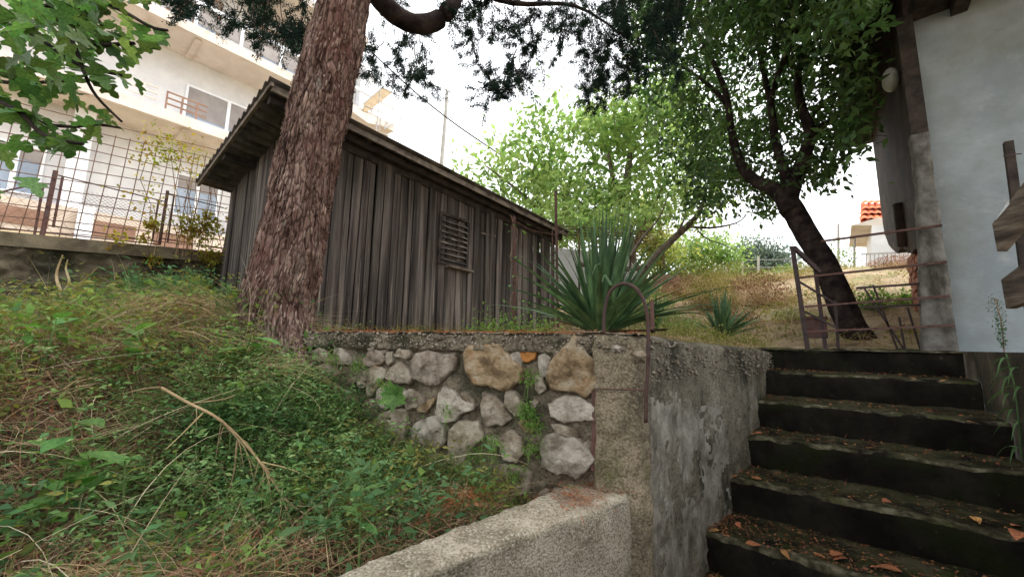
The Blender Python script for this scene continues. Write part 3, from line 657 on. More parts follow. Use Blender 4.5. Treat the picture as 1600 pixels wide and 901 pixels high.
# ------------------------------------------------------------------ foreground cypress: trunk, limb, hanging foliage
cy = thing('cypress_tree', (-2.1, .75, -.1), 'big leaning cypress with reddish peeling bark in front of the shed', 'tree')
prof = [(640, 426, 230), (600, 429, 186), (545, 433, 138), (490, 434, 108), (400, 454, 98), (300, 472, 90), (150, 503, 92), (0, 537, 82), (-160, 566, 78), (-420, 600, 72)]
cen = [Vector(atd(u, v, 2.02)) for v, u, w in prof]; rad = [w/2/FPX*2.02*.97 for v, u, w in prof]
cp = smooth_path(cen, 60); rp = smooth_vals(rad, 60); SEG = 190; V = []; F = []
for i, (p, r) in enumerate(zip(cp, rp)):
    for k in range(SEG):
        a = 2*pi*k/SEG; ca, sa = cos(a), sin(a)
        q = Vector((ca*r*13, sa*r*13, p.z*2.2+.6*sin(a*2)))
        f = noise.fractal(q*1.6, .8, 2, 4); g = abs(noise.noise(Vector((ca*r*48, sa*r*48, p.z*7))))
        h2 = noise.cell(Vector((a*9+.7*noise.noise(Vector((a*2, 0, p.z*9))), 0, p.z*11+2*noise.noise(Vector((a*6, 3, p.z*2))))))
        rr = r+.010*f+.013*min(abs(noise.noise(Vector((ca*r*26, sa*r*26, p.z*3.2))))*2.6, 1)+.006*min(g*2.2, 1)-.010+.004*h2
        lob = .07*r*cos(a*3+p.z*1.2)+.03*r*cos(a*5+2*p.z); V.append((p.x+ca*(rr+lob), p.y+sa*(rr+lob), p.z))
for i in range(len(cp)-1):
    for k in range(SEG): F.append((i*SEG+k, i*SEG+(k+1) % SEG, (i+1)*SEG+(k+1) % SEG, (i+1)*SEG+k))
npmesh('trunk', V, F, 'bark', cy)
FV = []; FF = []
for k in range(3600):
    i = random.randrange(40, len(cp)-130); a = random.uniform(0, 2*pi); ph = Vector((cos(a), sin(a), 0)); r = rp[i]
    vv = V[i*SEG+int(a/(2*pi)*SEG) % SEG]; b0 = Vector(vv); ax = (cp[i+1]-cp[i-1]).normalized(); tg = ax.cross(ph).normalized()
    hh = random.uniform(.016, .06); ww = random.uniform(.004, .009); l0, l1 = random.uniform(.0, .003), random.uniform(.003, .009); sk_ = random.uniform(-.3, .3)
    out = (ph-ax*ax.dot(ph)).normalized(); q = [b0+ax*hh*.5+out*l0, b0+ax*hh*.2+tg*ww*.5+out*(l0+.002), b0-ax*hh*.4+tg*ww*(.45+sk_)+out*l1, b0-ax*hh*.5+tg*ww*sk_+out*(l1+.002), b0-ax*hh*.35-tg*ww*(.5-sk_)+out*l1, b0+ax*hh*.25-tg*ww*.5+out*(l0+.002)]
    n0 = len(FV); FV += q+[p-out*.012 for p in q[2:5]]; FF += [(n0, n0+1, n0+2), (n0, n0+2, n0+3), (n0, n0+3, n0+4), (n0, n0+4, n0+5), (n0+2, n0+6, n0+7), (n0+2, n0+7, n0+3), (n0+3, n0+7, n0+8), (n0+3, n0+8, n0+4)]
tag(npmesh('bark_flakes', FV, FF, 'bark_chip', cy), kind='stuff')
for (u0, v0, u1, v1, wd) in ((478, 130, 448, 232, .016), (490, 120, 462, 225, .02), (470, 170, 452, 250, .012), (500, 190, 480, 330, .014), (455, 330, 430, 400, .016), (520, 240, 505, 330, .012), (475, 420, 455, 470, .014)):
    p = Vector(atd(u0, v0, 1.86)); q = Vector(atd(u1, v1, 1.87)); mid = (p+q)/2+Vector((.0, -.012, 0))
    MB().tube([p, p*.5+mid*.5, mid, q*.5+mid*.5, q], [.004, wd*.45, wd*.5, wd*.4, .003], 5, .25).build('bark_strip', 'bark', cy)
br = MB()
limbP = [atd(560, -60, 2.1), atd(590, -8, 2.2), atd(625, 28, 2.25), atd(668, 38, 2.3), atd(703, 14, 2.35), atd(722, -25, 2.4), atd(760, -60, 2.6), atd(880, -50, 2.9), atd(1010, -60, 3.2)]
limb(br, limbP, [.075, .065, .058, .060, .052, .046, .04, .03, .015], 12)
limb(br, [atd(500, -120, 2.05), atd(430, -70, 2.2), atd(380, -50, 2.4), atd(300, -60, 2.7)], [.05, .035, .025, .012], 8)
limb(br, [atd(722, -25, 2.4), atd(800, 5, 2.5), atd(900, 10, 2.7), atd(980, 60, 2.8)], [.03, .018, .012, .005], 6)
limb(br, [atd(760, -60, 2.6), atd(800, -160, 2.5), atd(900, -300, 2.4)], [.04, .03, .02], 8)
br.build('branch', 'bark_dark', cy, True)
tw = MB(); fol = []
def cypress_spray(p0, length, spread, n):
    """a hanging twig with side twigs and bunches of tiny scale shoots"""
    p0 = Vector([float(c) for c in p0]); d = Vector((random.uniform(-.5, .5), random.uniform(-.5, .5), -1)).normalized(); pts = [p0]; ctr = []
    for i in range(6):
        d = (d+Vector((random.uniform(-.35, .35), random.uniform(-.35, .35), random.uniform(-.15, .12)))).normalized(); pts.append(pts[-1]+d*length/6)
    tw.tube(pts, [.004, .0036, .003, .0026, .0022, .0018, .001], 4, cap=False)
    for i in range(n):
        b = pts[random.choice([2, 3, 4, 4, 5, 5, 6, 6])]; e = b+Vector((random.gauss(0, 1), random.gauss(0, 1), random.gauss(-.25, .6)))*spread
        tw.tube([b, (b+e)/2+Vector((0, 0, .01)), e], [.0018, .0013, .0008], 3, cap=False); ctr.append((b, e))
    P = []; D = []
    for b, e in ctr:
        for k in range(100):
            t = random.uniform(.25, 1.1); q = b.lerp(e, t)+Vector((random.gauss(0, 1), random.gauss(0, 1), random.gauss(0, 1)))*spread*.15
            P.append(q); D.append((e-b).normalized()+Vector((random.gauss(0, .8), random.gauss(0, .8), random.gauss(-.1, .8))))
    P = np.array(P); D = np.array(D); fol.append(blades(P, D, rng.uniform(.010, .022, len(P)), rng.uniform(.005, .008, len(P)), .5, 1, .2))
HANG = [(600, -5, 60), (625, 60, 60), (650, 60, 110), (690, 50, 70), (675, 100, 70), (735, 20, 110), (760, 30, 120), (790, 40, 120), (775, 110, 80), (800, 100, 90), (830, 110, 60), (920, 130, 80), (985, 110, 80), (1000, 90, 90), (1030, 70, 90), (945, 90, 90), (815, 30, 110), (840, 60, 110), (870, 50, 80), (850, 20, 60), (900, 80, 90), (925, 60, 130), (950, 40, 140), (975, 60, 140),
        (1000, 50, 130), (1020, 40, 100), (900, 20, 60), (760, 0, 60), (720, 0, 60), (660, 120, 60), (650, 90, 60), (745, 90, 80), (770, 130, 50), (1040, 20, 90), (590, 80, 60), (610, 110, 50), (940, 110, 60), (965, 20, 70), (1010, 0, 60), (1060, 10, 70),
        (700, -30, 60), (780, -30, 80), (830, -30, 80), (880, -30, 90), (930, -30, 90), (980, -20, 90), (395, 20, 70), (410, 0, 90), (430, 10, 90), (450, 30, 60), (470, 0, 80), (480, 40, 50), (425, 40, 60), (400, -30, 80), (440, -30, 80), (555, 60, 50), (565, 100, 40), (300, 0, 40), (345, -10, 40)]
for (u, v, l) in HANG:
    D = 2.5+random.uniform(-.3, .5)
    if u < 500: D = random.uniform(1.9, 2.5)
    for k in range(3 if u > 880 else 2):
        cypress_spray(atd(u+random.uniform(-16, 16), v-l*.25, D+k*.3), l/FPX*D*.95, .07, 9 if u > 700 or u < 500 else 6)
for k in range(90):   # the crown above the frame
    p = Vector((-2.2, 1.3, 3.4))+Vector((random.gauss(0, 1.0), random.gauss(0, .9), random.gauss(.2, .45)))
    if k > 60: p = Vector((random.uniform(-1.9, -.3), random.uniform(2.0, 3.4), random.uniform(2.9, 3.7)))
    cypress_spray(p, .35, .16, 5)
tw.build('twigs', 'bark_dark', cy)['kind'] = 'stuff'
tag(npmesh('foliage', *join(fol), 'cedar_foliage', cy), kind='stuff')

# ------------------------------------------------------------------ leaning evergreen behind the gate
ev = thing('evergreen_tree', onY(1350, 545, 5.4), 'leaning dark evergreen with a forked trunk growing behind the rusty gate', 'tree')
tb = MB()
def Yp(l, Y=5.4): return [onY(a[0], a[1], Y+(a[2] if len(a) > 2 else 0)) for a in l]
limb(tb, Yp([(1365, 590), (1350, 545), (1325, 500), (1295, 425), (1262, 368), (1240, 330), (1228, 308), (1233, 290)]), [.17, .145, .124, .115, .112, .112, .110, .09], 18, 4, .04)
limb(tb, Yp([(1234, 330, -.05), (1215, 300, -.05), (1185, 285), (1160, 262), (1145, 215), (1137, 160), (1125, 120), (1095, 60), (1060, 0, -.3)]), [.10, .082, .072, .06, .048, .04, .032, .024, .015], 12)
limb(tb, Yp([(1230, 318), (1244, 280), (1258, 240), (1266, 208), (1252, 165), (1247, 120), (1262, 60), (1280, -40)]), [.10, .082, .072, .062, .045, .036, .03, .024], 12)
limb(tb, Yp([(1238, 300), (1224, 262), (1212, 222), (1204, 160), (1190, 100), (1175, 20)]), [.07, .055, .045, .036, .028, .016], 10)
limb(tb, Yp([(1264, 212), (1295, 190, .1), (1330, 172, .3), (1370, 150, .4)]), [.05, .035, .025, .012], 8)
limb(tb, Yp([(1137, 165), (1110, 135), (1075, 110), (1030, 85)]), [.035, .025, .018, .01], 7)
limb(tb, Yp([(1204, 165), (1215, 120, -.3), (1240, 60, -.6), (1260, 0, -.9)]), [.035, .03, .02, .012], 7)
tb.build('trunk', 'bark_dark', ev, True)
def clumped(n, sampler, nsc, thr, seed):
    out = []
    while len(out) < n:
        p = sampler()
        if noise.fractal(Vector(p)*nsc+Vector((seed, 0, 0)), .7, 2, 3) > thr: out.append(p)
    return np.array(out)
def ev_sample():
    while True:
        u = random.uniform(985, 1410); v = random.uniform(-260, 335); 
        low = np.interp(u, [985, 1010, 1040, 1080, 1130, 1200, 1235, 1290, 1330, 1370, 1410], [130, 190, 270, 330, 320, 340, 300, 285, 255, 150, 60])
        if v > low+random.gauss(0, 12): continue
        if 1225 < u < 1300 and v > 290: continue
        Y = random.uniform(4.5, 7.2)-(.8 if v < 60 else 0)
        if v > 90 and 1110 < u < 1300 and random.random() < .8: Y = random.uniform(5.7, 7.6)
        if (u > 1352 and v > 0) or u > 1385: continue
        if v > 150 and u < 1080 and random.random() < .55: continue
        p = onY(u, v, Y)
        if p[2] > 5.5 or (p[0] > .62 and Y > 4.4): continue
        return p
def cluster(C, k, r):
    return (np.repeat(C, k, 0)+rng.normal(0, r, (len(C)*k, 3)))
P = cluster(clumped(3300, ev_sample, 2.1, .02, 4.0), 7, .085)
D = rdir(len(P), -.35); V1 = leaflets(P, D, rng.uniform(.07, .135, len(P)), .42)
P2 = clumped(3500, ev_sample, 2.6, .05, 4.0); V2 = leaflets(P2, rdir(len(P2), -.7), rng.uniform(.08, .14, len(P2)), .3)
def over():  # unseen extra crown, added overhead to shade the steps and house wall
    while True:
        p = (random.uniform(-.35, 3.2), random.uniform(-1.6, 4.6), random.uniform(3.4, 4.7))
        if not (p[1] > 2.6 and p[0] > .1 and p[2] < 4.3): return p
P_shade = clumped(14000, over, 1.6, -.12, 2.0); V_shade = leaflets(P_shade, rdir(len(P_shade), -.4), rng.uniform(.11, .19, len(P_shade)), .5)
tag(npmesh('crown', *join([V1, V2, V_shade]), 'crown_dark', ev), kind='stuff')
tw2 = MB()
for k in range(420):
    p = Vector(P[random.randrange(len(P))]); d = Vector((random.gauss(0, 1), random.gauss(0, 1), random.gauss(-.3, .6))).normalized()*random.uniform(.15, .4)
    tw2.tube([p, p+d*.5+Vector((0, 0, .03)), p+d], [.006, .004, .002], 4, cap=False)
tag(tw2.build('twigs', 'bark_dark', ev), kind='stuff')

# ------------------------------------------------------------------ pale green trees beyond the shed
def leafy_tree(name, label, base, trunkpts, rads, blobs, n, m, lsz, barkm='bark_grey', group=None, thr=-.02, nsc=1.1):
    t = thing(name, base, label, 'tree', group); b = MB()
    for i_, (P_, R_) in enumerate(zip(trunkpts, rads)):
        q_ = MB(); limb(q_, P_, R_, 8); q_.build('trunk' if i_ == 0 else 'limb', barkm, t, True)
    tips = [Vector([float(c) for c in P_[-1]]) for P_ in trunkpts]
    vols = [s[1]*s[2]*s[3] for s in blobs]
    def smp():
        c, rx, ry, rz_ = random.choices(blobs, vols)[0]; d = Vector((random.gauss(0, 1), random.gauss(0, 1), random.gauss(0, 1))).normalized()*(random.random()**.45)
        return (c[0]+d.x*rx, c[1]+d.y*ry, c[2]+d.z*rz_)
    P = cluster(clumped(n//9, smp, nsc, thr, base[0]), 9, lsz*1.35); n = len(P)
    for k in range(60):
        q = Vector(P[random.randrange(n)]); d_ = Vector((random.gauss(0, 1), random.gauss(0, 1), -1.3)).normalized(); s = q+d_*random.uniform(.2, .5)*rads[0][0]*8; md_ = (s+q)/2+Vector((0, 0, .03))
        b.tube([s, md_, q], [.009, .006, .003], 4, cap=False)
    tag(b.build('twigs', barkm, t), kind='stuff')
    D = rdir(n, -.3); tag(npmesh('crown', *leaflets(P, D, rng.uniform(.55, 1.35, n)*lsz, .48), m, t), kind='stuff')
    return t
def A(u, v, d): return atd(u, v, d)
leafy_tree('walnut_tree', 'bright green leafy tree rising just above the far end of the shed roof', A(845, 470, 8.5), [[A(850, 480, 8.5), A(850, 400, 8.5), A(845, 330, 8.5), A(835, 260, 8.6)], [A(850, 400, 8.5), A(880, 330, 8.3), A(895, 260, 8)], [A(845, 330, 8.5), A(800, 290, 8.5), A(760, 260, 8.6)]],
   [[.1, .09, .07, .04], [.06, .05, .03], [.05, .03, .02]],
   [(A(760, 290, 8.6), 1.0, .8, .55), (A(820, 250, 8.5), 1.1, .9, .8), (A(860, 205, 8.4), .7, .7, .7), (A(885, 300, 8.3), 1.1, .8, .8), (A(830, 320, 8.5), 1.3, .9, .5), (A(925, 230, 8.2), .8, .7, .8), (A(745, 315, 8.6), .8, .6, .4), (A(900, 350, 8.3), .9, .7, .4)], 5600, 'crown_light', .16, thr=.13, nsc=1.7)
leafy_tree('walnut_tree', 'bright green tree with a pale grey trunk standing above the yucca', A(985, 470, 7.6), [[A(985, 480, 7.6), A(985, 400, 7.6), A(975, 330, 7.6), A(985, 240, 7.6)], [A(978, 345, 7.6), A(960, 290, 7.5), A(950, 240, 7.4)], [A(985, 400, 7.6), A(1015, 330, 7.6), A(1045, 280, 7.6)]],
   [[.14, .12, .1, .05], [.06, .05, .03], [.05, .04, .02]],
   [(A(960, 200, 7.4), .8, .8, .6), (A(1010, 210, 7.4), .9, .8, .8), (A(930, 320, 7.4), .9, .7, .55), (A(1000, 290, 7.6), .9, .8, .6), (A(1070, 250, 7.6), .9, .8, .8), (A(1040, 170, 7.8), .9, .8, .8), (A(890, 340, 7.0), .7, .6, .3), (A(960, 350, 6.9), .8, .5, .28), (A(1085, 320, 7.6), .6, .6, .6)], 6600, 'crown_light', .15, thr=.13, nsc=1.7)
leafy_tree('yellowing_tree', 'yellow green feathery tree between the yucca and the diagonal bare trunk', A(1035, 460, 10), [[A(1035, 470, 10), A(1035, 400, 10), A(1030, 330, 10)]], [[.08, .06, .03]],
   [(A(1030, 330, 10), .55, .6, .8), (A(1045, 380, 10), .8, .6, .6), (A(1015, 385, 10), .5, .5, .6)], 4200, 'crown_yellow', .10)
leafy_tree('small_tree', 'small light green tree on the slope behind the bushes, right of the diagonal trunk', A(1085, 470, 11), [[A(1070, 475, 11), A(1062, 440, 11), A(1075, 400, 11)], [A(1085, 475, 11), A(1088, 440, 11), A(1100, 400, 11)]], [[.08, .06, .03], [.06, .05, .03]],
   [(A(1085, 390, 11), 1.0, .8, .5), (A(1060, 400, 11), .7, .6, .5), (A(1120, 400, 11), .9, .6, .45), (A(1110, 425, 11), .6, .5, .35), (A(1030, 430, 11), .9, .6, .5), (A(1070, 440, 11), .7, .6, .35), (A(1000, 440, 11), .8, .6, .5)], 8200, 'crown_light', .11)
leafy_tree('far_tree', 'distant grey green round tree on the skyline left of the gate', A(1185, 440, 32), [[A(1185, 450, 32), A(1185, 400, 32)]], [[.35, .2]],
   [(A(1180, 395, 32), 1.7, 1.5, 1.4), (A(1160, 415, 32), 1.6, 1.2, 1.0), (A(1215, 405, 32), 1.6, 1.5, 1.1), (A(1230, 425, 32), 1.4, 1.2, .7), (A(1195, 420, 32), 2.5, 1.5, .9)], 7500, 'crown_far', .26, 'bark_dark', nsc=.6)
leafy_tree('far_tree', 'low dark green tree on the skyline right behind the small light green tree', A(1130, 450, 27), [[A(1130, 460, 27), A(1130, 430, 27)]], [[.25, .15]],
   [(A(1125, 420, 27), 1.3, 1, .9), (A(1145, 425, 27), 1.0, 1, .8)], 2600, 'crown_dark', .26, 'bark_dark', nsc=.6)
# the bare diagonal trunk
bt = thing('bare_tree', A(1015, 412, 6.0), 'bare leaning grey trunk slanting up to the right above the yucca', 'tree')
b = MB(); limb(b, [A(985, 470, 6.1), A(1015, 412, 6.0), A(1050, 375, 6.0), A(1075, 352, 6.0), A(1092, 333, 6.0), A(1100, 310, 6.0)], [.07, .065, .055, .048, .04, .02], 9); b.build('trunk', 'bark_grey', bt, True)
b = MB(); limb(b, [A(1075, 354, 6), A(1110, 356, 6), A(1145, 350, 6), A(1160, 342, 6), A(1172, 328, 6)], [.024, .018, .013, .009, .004], 6); b.build('limb', 'bark_grey', bt, True)
b = MB(); limb(b, [A(1150, 350, 6), A(1175, 357, 6), A(1195, 362, 6)], [.008, .005, .002], 5); b.build('limb', 'bark_grey', bt, True)
b = MB(); limb(b, [A(1090, 360, 6), A(1105, 373, 6), A(1130, 382, 6), A(1150, 392, 6)], [.014, .011, .008, .003], 5); b.build('limb', 'bark_grey', bt, True)
b = MB(); limb(b, [A(1050, 375, 6), A(1068, 345, 5.9), A(1072, 300, 5.9), A(1062, 262, 5.8)], [.02, .016, .01, .004], 5); b.build('limb', 'bark_grey', bt, True)
b = MB(); limb(b, [A(985, 400, 5.5), A(1005, 370, 5.5), A(1030, 340, 5.5), A(1045, 300, 5.5)], [.03, .022, .014, .005], 6); b.build('limb', 'bark_grey', bt, True)
b = MB(); limb(b, [A(905, 412, 5.6), A(940, 418, 5.6), A(985, 420, 5.6), A(1010, 415, 5.6)], [.035, .045, .04, .03], 7); b.build('limb', 'bark_grey', bt, True)


# ------------------------------------------------------------------ apartment building
ap = thing('apartment_building', (-16, 1.5, 2.8), 'white apartment block with long cream balconies behind the shed and fence', 'building')
MB().box((-24, -8, 2.0), (-16, 9.0, 12.4)).build('wall', 'facade', ap)
def balcony(z, y0, y1, full=True):
    MB().box((-15.995, y0, z-.30), (-14.55, y1, z-.06)).build('balcony_slab', 'balcony_cream', ap)
    MB().box((-14.60, y0-.02, z-.32), (-14.48, y1+.02, z+.0)).build('balcony_edge', 'balcony_cream', ap)
    for k in range(int((y1-y0)/3)): MB().box((-15.9, y0+1.2+k*3, z-.38), (-14.65, y0+1.35+k*3, z-.305)).build('balcony_beam', 'balcony_cream', ap)
balcony(6.56, -8, 9.2); balcony(9.55, -8, 9.2)
def window(y0, y1, z0, z1, pane_m='glass', fm='white_paint', shut=.55, X=-16):
    f = MB(); t = .07
    f.box((X-.02, y0, z0), (X+.06, y0+t, z1)).box((X-.02, y1-t, z0), (X+.06, y1, z1)).box((X-.02, y0+t, z1-t), (X+.055, y1-t, z1)).box((X-.02, y0+t, z0), (X+.055, y1-t, z0+t)).box((X-.02, (y0+y1)/2-.05, z0+t), (X+.05, (y0+y1)/2+.05, z1-t))
    w = f.build('window', fm, ap)
    MB().box((X-.01, y0+t, z0+t), (X+.02, (y0+y1)/2-.05, z1-t)).build('pane', pane_m, w); MB().box((X-.01, (y0+y1)/2+.05, z0+t), (X+.02, y1-t, z1-t)).build('pane', pane_m, w)
    if shut: MB().box((X+.02, y0+t, z1-t-(z1-z0)*shut), (X+.035, (y0+y1)/2-.05, z1-t)).build('roller_blind', 'shutter', w); MB().box((X+.02, (y0+y1)/2+.05, z1-t-(z1-z0)*shut), (X+.035, y1-t, z1-t)).build('roller_blind', 'shutter', w)
window(2.35, 4.75, 6.6, 8.35); window(-1.2, -.25, 3.6, 4.95, shut=.25); window(2.4, 3.6, 3.9, 5.3, shut=.3); window(-3.5, -2, 6.6, 8.4); window(5.6, 7, 6.6, 8.3); window(4.9, 6.2, 3.9, 5.3)
window(1.6, 3.0, 9.6, 11.8, fm='brown_frame', shut=.3); window(4.2, 5.8, 9.6, 11.8, fm='brown_frame', shut=.3); window(-1, .5, 9.6, 11.8, fm='brown_frame', shut=.3)
MB().box((-16, -8, 2.4), (-15.2, 9, 3.35)).build('plinth', 'plinth', ap); 
for y_ in (-2.2, -.9, .7, 2.0): MB().box((-15.2, y_, 2.7), (-15.17, y_+.9, 3.12)).build('brown_panel', 'brown_band', ap)
MB().box((-15.99, .1, 2.5), (-15.5, .5, 6.2)).build('column', 'white_paint', ap); MB().box((-15.15, .45, 2.4), (-14.95, .75, 3.4)).build('column', 'white_paint', ap)
MB().box((-15.99, 4.3, 3.3), (-15.6, 4.6, 6.2)).build('column', 'white_paint', ap)
def railing(z, y0, y1, n=3, m='brown_frame', seg=None):
    b = MB(); 
    for k in range(n): b.bar((-14.54, y0, z+.2+.8*k/(n-1)*.45), (-14.54, y1, z+.2+.8*k/(n-1)*.45), .03, .04)
    for y_ in np.arange(y0, y1+.01, .35): b.bar((-14.54, y_, z-.02), (-14.54, y_, z+.58), .04, .04)
    return b.build('railing', m, ap)
railing(6.56, 1.75, 2.7, m='brown_band'); railing(6.56, .9, 1.55, m='balcony_cream'); 
MB().box((-14.6, .3, 10.3), (-14.5, 9.2, 10.42)).build('top_rail', 'white_paint', ap)
for y_ in (.9, 2.1, 3.3, 4.5, 5.7, 6.9, 8.1): MB().box((-14.59, y_, 9.56), (-14.51, y_+.09, 10.30)).build('rail_post', 'white_paint', ap)
MB().box((-14.57, .3, 9.68), (-14.54, 6.4, 10.1)).build('rail_panel', 'shutter', ap)
MB().box((-14.62, 1.7, 9.56), (-14.42, 1.86, 12.3)).build('brown_post', 'brown_frame', ap)
MB().box((-24.2, -8.2, 12.4), (-14.3, 7.6, 12.65)).build('roof_slab', 'balcony_cream', ap)
MB().box((-15.95, 8.1, 9.56), (-15.6, 8.45, 12.38)).build('column', 'white_paint', ap)
# scaffold tower on the end of the top balcony
sc_ = thing('scaffold', (-14.6, 9.0, 8.4), 'thin steel scaffold with slanting deck boards at the end of the apartment balcony', 'scaffold')
def px(l, X=-14.4): return [onX(u, v, X) for u, v in l]
for (a, b_) in (((630, 140), (622, 228)), ((597, 100), (590, 190)), ((596, 168), (593, 205)), ((588, 190), (587, 208)), ((597, 137), (629, 153)), ((570, 165), (597, 176)), ((624, 160), (600, 200)), ((625, 185), (600, 202)), ((597, 208), (622, 219)), ((590, 190), (588, 205)), ((568, 162), (596, 138))):
    q = px([a, b_]); MB().tube([q[0], q[1]], .022, 6).build('tube', 'scaffold_steel', sc_)
for poly in ([(597, 137), (613, 145), (580, 171), (568, 176), (569, 162)],): MB().prism(px(poly), (-.05, 0, .0)).build('deck_board', 'deck_board', sc_)
MB().prism(px([(547, 172), (553, 168), (597, 188), (592, 196), (575, 192)]), (-.05, 0, 0)).build('deck_board', 'balcony_cream', sc_)
MB().prism(px([(590, 205), (607, 213), (603, 216), (588, 208)]), (-.3, 0, 0)).build('deck_board', 'deck_board', sc_)
# utility pole and cable
up = thing('utility_pole', onX(688, 330, -9), 'grey concrete utility pole rising behind the shed roof', 'pole')
MB().tube([onX(682, 360, -9), onX(690, 255, -9), onX(697, 170, -9), onX(699, 140, -9)], [.075, .065, .055, .05], 10).build('shaft', 'pole_concrete', up, True)
cb = MB(); pa = Vector(atd(540, 40, 9)); pb = Vector(atd(795, 250, 9)); cb.tube([pa.lerp(pb, t)+Vector((0, 0, -.25*math.sin(pi*t))) for t in np.linspace(0, 1, 14)], .018, 5)
tag(cb.build('overhead_cable', 'cable'), 'dark overhead cable sagging across the sky above the shed roof', 'cable')

# ------------------------------------------------------------------ left retaining wall and fence
lr = thing('retaining_wall', (-4.96, -.5, .3), 'old stained concrete retaining wall left of the shed under the wire fence', 'wall')
V = []; F = []; yy = np.linspace(-4.5, 1.4, 260); K = 46
def rtop(y): return .80+.075*(y+.23)
for y in yy:
    for k in range(K):
        z = -.2+(rtop(y)-.11+.2)*k/(K-1); V.append((-4.97+.045*nz(0, y, z, 3)+.025*nz(1, y, z, 13), y, z))
for a in range(len(yy)-1):
    for k in range(K-1): F.append((a*K+k, (a+1)*K+k, (a+1)*K+k+1, a*K+k+1))
npmesh('wall_face', V, F, 'old_wall', lr, True)
cpv = MB(); cpv.add([(-4.93, -4.5, rtop(-4.5)-.11), (-4.93, 5, rtop(5)-.11), (-4.93, 5, rtop(5)), (-4.93, -4.5, rtop(-4.5)), (-5.2, -4.5, rtop(-4.5)-.11), (-5.2, 5, rtop(5)-.11), (-5.2, 5, rtop(5)), (-5.2, -4.5, rtop(-4.5))],
   [(0, 1, 2, 3), (7, 6, 5, 4), (3, 2, 6, 7), (0, 3, 7, 4), (1, 5, 6, 2), (0, 4, 5, 1)]); cpv.build('coping', 'cap_concrete', lr)
fe = thing('rail_fence', (-5.0, .3, .85), 'rusty leaning steel rail fence standing on the old retaining wall', 'fence')
XR = -5.0
def fp(u, v, X=XR): return onX(u, v, X)
for (u0, v0, u1, v1, r) in ((87, 267, 66, 368, .016), (262, 298, 249, 382, .014), (68, 286, 54, 366, .009), (98, 277, 83, 355, .009), (248, 312, 238, 375, .008), (272, 305, 262, 378, .008)):
    MB().tube([fp(u0, v0), fp(u1, v1)], r, 8).build('post', 'rust', fe)
for (u0, v0, u1, v1) in ((88, 273, 258, 315), (262, 302, 350, 325), (60, 286, 80, 288), (0, 356, 250, 382), (75, 352, 250, 378), (250, 372, 350, 388), (0, 300, 60, 287)):
    MB().tube([fp(u0, v0), fp(u1, v1)], .006, 6).build('rail', 'rust', fe)
cl = MB(); z0 = .93; 
for k in range(44):
    y_ = -.05+k*.033
    if y_ > 1.3: break
    for s in (1, -1):
        a = (XR+.01, y_, z0+.02+.06*y_); b_ = (XR+.01, y_+s*.34, z0+.34); 
        if b_[1] < -.05 or b_[1] > 1.4: continue
        cl.bar(a, b_, .002, .002)
for k in range(30):
    y_ = -2+k*.065
    cl.bar((XR+.01, y_, z0-.1), (XR+.01, y_+.3, z0+.25), .002, .002); cl.bar((XR+.01, y_+.3, z0-.1), (XR+.01, y_, z0+.25), .002, .002)
tag(cl.build('chain_link', 'wire_steel', fe), kind='stuff')
mf = thing('wire_mesh_fence', (-5.12, .3, .9), 'tall panel of square rusty reinforcing mesh behind the rail fence', 'fence')
for k in range(34):
    y_ = -1.9+k*.098; z1 = 1.86+.12*y_ if y_ > -.4 else 1.8
    MB().tube([(-5.12, y_+.012*sin(k), rtop(y_)), (-5.12+.02*sin(k*.7), y_+.03, (rtop(y_)+z1)/2), (-5.12, y_+.05, z1)], .0042, 4).build('wire', 'wire_steel', mf)
for k in range(12):
    z = .86+k*.098; MB().tube([(-5.126, y_, z+.09*(y_+.2)+.012*sin(k+y_*3)) for y_ in np.linspace(-1.95, 1.4, 9)], .0042, 4).build('wire', 'wire_steel', mf)

# ------------------------------------------------------------------ house on the right
ho = thing('house', (.9, 4.6, 0), 'house with a whitewashed end wall and brown plastered side right of the steps', 'house')
V = []; F = []; xs_ = np.linspace(.70, 3.2, 60); zs_ = np.linspace(-.02, 2.80, 66)
for x in xs_:
    for z in zs_: V.append((x+(.010*nz(z, 4, 0, 3) if x == xs_[0] else 0), 4.50-.012*nz(x, 0, z, 2.2)-.004*nz(x, 5, z, 9), z))
for a in range(59):
    for k in range(65): F.append((a*66+k, (a+1)*66+k, (a+1)*66+k+1, a*66+k+1))
npmesh('end_wall', V, F, 'white_wall', ho, True)
MB().box((.70, 4.53, 0), (.86, 4.7, 2.8)).build('wall_corner', 'brown_plaster', ho)
# side wall: plaster hangs broken above a brick foot
def ragged(pts, k=7, amp=.03):
    out = []
    for a, b_ in zip(pts, pts[1:]):
        for i in range(k):
            t = i/k; out.append((a[0]+(b_[0]-a[0])*t+random.uniform(-amp, amp), a[1]+(b_[1]-a[1])*t+random.uniform(-amp, amp)))
    out.append(pts[-1]); return out
edge = ragged([(8.15, 2.1), (8.05, 1.75), (7.6, 1.45), (7.0, 1.25), (6.4, 1.22), (6.0, 1.05), (5.55, 1.0), (4.9, .98), (4.72, .8)])
poly = [(.685, y_, z) for y_, z in edge]+[(.685, 4.52, 5.3), (.685, 8.18, 5.3)]
MB().prism(poly, (.14, 0, 0)).build('side_plaster', 'brown_plaster', ho)
MB().box((.80, 4.7, .0), (1.0, 6.6, 2.6)).build('side_wall', 'brown_plaster', ho)
for r in range(15):     # brick foot, brick by brick
    for c in range(8):
        y_ = 5.0+c*.21+(.1 if r % 2 else 0)+random.uniform(-.006, .006); z = .02+r*.072
        MB().box((.735+random.uniform(-.012, .012), y_, z), (.83, y_+.195, z+.062)).build('brick', 'brick_red', ho)
V = []; F = []; NP = 24   # grey corner pillar, narrowing upwards
